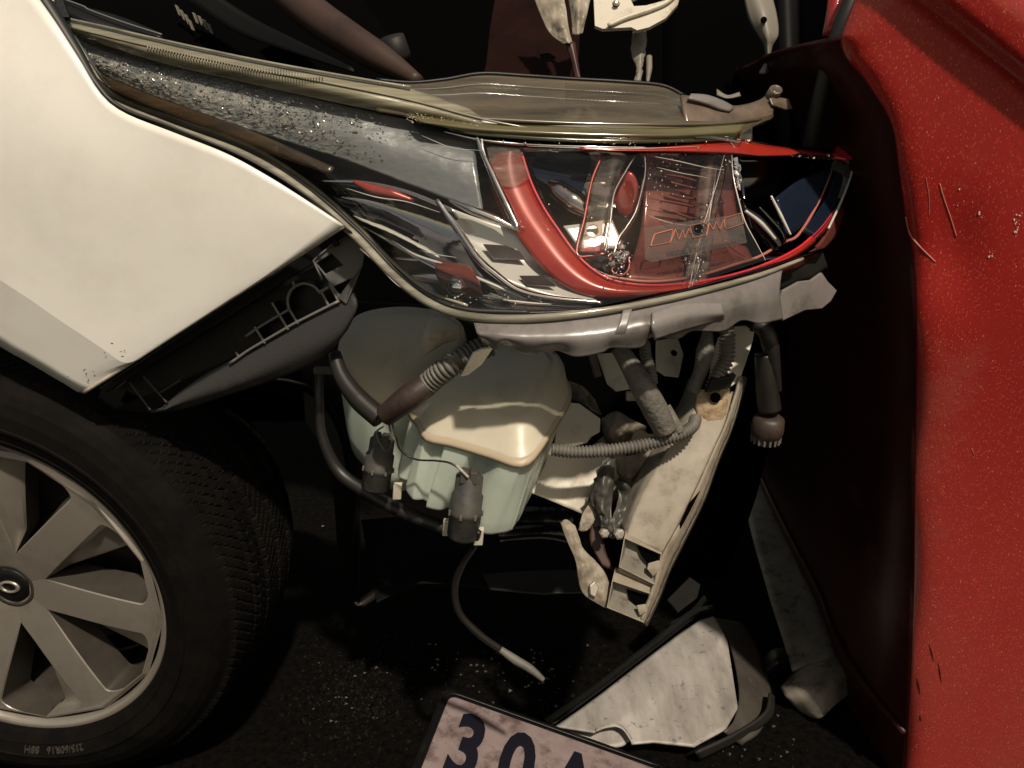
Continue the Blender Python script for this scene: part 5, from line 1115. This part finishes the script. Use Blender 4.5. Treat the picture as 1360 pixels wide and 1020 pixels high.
# white bumper fragment
fp = Plane((740, 962, 1.13), (932, 822, 1.32), (965, 975, 1.15))
Fz = Flat(.035)
frag = thing('bumper_fragment', 'large dirty white bumper fragment, shaded on the right, lying behind the license plate', 'car part', Zp(880, 920, 0))
ft_ = [(738, 964), (770, 942), (800, 920), (836, 892), (870, 866), (902, 842), (930, 823), (948, 818)]
fm_ = [(790, 972), (820, 958), (850, 938), (878, 920), (905, 900), (930, 880), (950, 860), (962, 842)]
fb_ = [(812, 962), (836, 966), (838, 988), (868, 985), (922, 991), (964, 968), (980, 940), (966, 850)]
loft('fragment_sheet', [[Zp(x, y, .035) for x, y in ft_], [Zp(x, y, .042) for x, y in fm_], [Zp(x, y, .034) for x, y in fb_]], M['debris'], frag, nu=80, nv=30, th=.004, wr=(.003, 9), lin=True)
loft('fragment_step', [[Zp(x, y, .026) for x, y in ((742, 966), (790, 940), (812, 938), (834, 956))], [Zp(x, y, .024) for x, y in ((770, 978), (800, 966), (820, 962), (838, 970))], [Zp(x, y, .018) for x, y in ((790, 988), (808, 992), (826, 990), (836, 984))]], M['debris'], frag, nu=24, nv=10, th=.004, wr=(.002, 20))
loft('fragment_edge', [[Zp(x, y, .035) for x, y in ((948, 820), (968, 850), (982, 915), (976, 955), (962, 972))], [Zp(x, y, .005) for x, y in ((985, 826), (1006, 860), (1024, 920), (1012, 968), (985, 990))]], M['fragshade'], frag, nu=30, nv=10, th=.003, wr=(.005, 16))
loft('fragment_lip', [[Zp(x, y, .037) for x, y in ((734, 962), (800, 914), (870, 860), (930, 815), (950, 812))], [Zp(x, y, .028) for x, y in ((722, 956), (790, 908), (860, 854), (920, 808), (946, 804))]], M['black'], frag, nu=30, nv=4, th=.003)
# shard under, wedge shape in front
q = loft('trim_strip', [[Zp(x, y, .01) for x, y in ((930, 1010), (980, 985), (1024, 955), (1030, 925))], [Zp(x, y, .03) for x, y in ((924, 1000), (975, 976), (1016, 948), (1024, 920))]], M['liner'], None, nu=20, nv=5, th=.004)
tag(q, 'dark narrow trim strip lying along the right edge of the white bumper fragment', 'trim')
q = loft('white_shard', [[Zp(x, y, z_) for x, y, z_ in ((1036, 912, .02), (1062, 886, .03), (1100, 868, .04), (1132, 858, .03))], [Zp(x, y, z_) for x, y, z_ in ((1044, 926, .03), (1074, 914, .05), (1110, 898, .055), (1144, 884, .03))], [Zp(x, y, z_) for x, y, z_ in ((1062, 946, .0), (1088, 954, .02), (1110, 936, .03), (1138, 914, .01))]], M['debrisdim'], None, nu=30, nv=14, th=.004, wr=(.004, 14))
tag(q, 'small pale angular plastic shard on the ground beside the red car', 'car part')
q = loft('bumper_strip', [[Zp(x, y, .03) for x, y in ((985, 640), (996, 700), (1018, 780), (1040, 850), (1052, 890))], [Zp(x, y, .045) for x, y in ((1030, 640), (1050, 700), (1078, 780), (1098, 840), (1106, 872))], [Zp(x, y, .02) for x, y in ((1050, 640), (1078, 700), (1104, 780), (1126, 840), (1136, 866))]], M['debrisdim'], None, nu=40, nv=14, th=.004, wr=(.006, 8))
tag(q, 'long shade-dimmed grey bumper strip lying in the shadow between the two cars', 'car part')
q = plate('black_fragment', [(886, 796), (916, 766), (930, 776), (926, 792), (900, 812)], Plane((886, 796, 1.2), (930, 776, 1.24), (900, 812, 1.17)), .004, M['liner'], None)
tag(q, 'small dark plastic fragment on the ground right of the beam end', 'car part')
q = loft('black_strip', [[Zp(x, y, .02) for x, y in ((890, 826), (915, 812), (935, 790))], [Zp(x, y, .03) for x, y in ((896, 836), (920, 820), (940, 796))]], M['bracket'], None, nu=12, nv=4, th=.003)
tag(q, 'thin black curved strip lying under the small dark fragment', 'car part')
q = loft('black_clip', [[Zp(x, y, z_) for x, y, z_ in ((1012, 880, .01), (1024, 864, .03), (1044, 858, .02))], [Zp(x, y, z_) for x, y, z_ in ((1016, 890, .02), (1032, 878, .045), (1048, 872, .03))], [Zp(x, y, z_) for x, y, z_ in ((1022, 898, .005), (1036, 892, .02), (1046, 884, .01))]], M['black'], None, nu=16, nv=10, th=.004, wr=(.006, 40))
tag(q, 'black broken clip on the ground between the pale shard and the white fragment', 'car part')
for o in list(S.objects):
    for k in ('_w',):
        if k in o: del o[k]
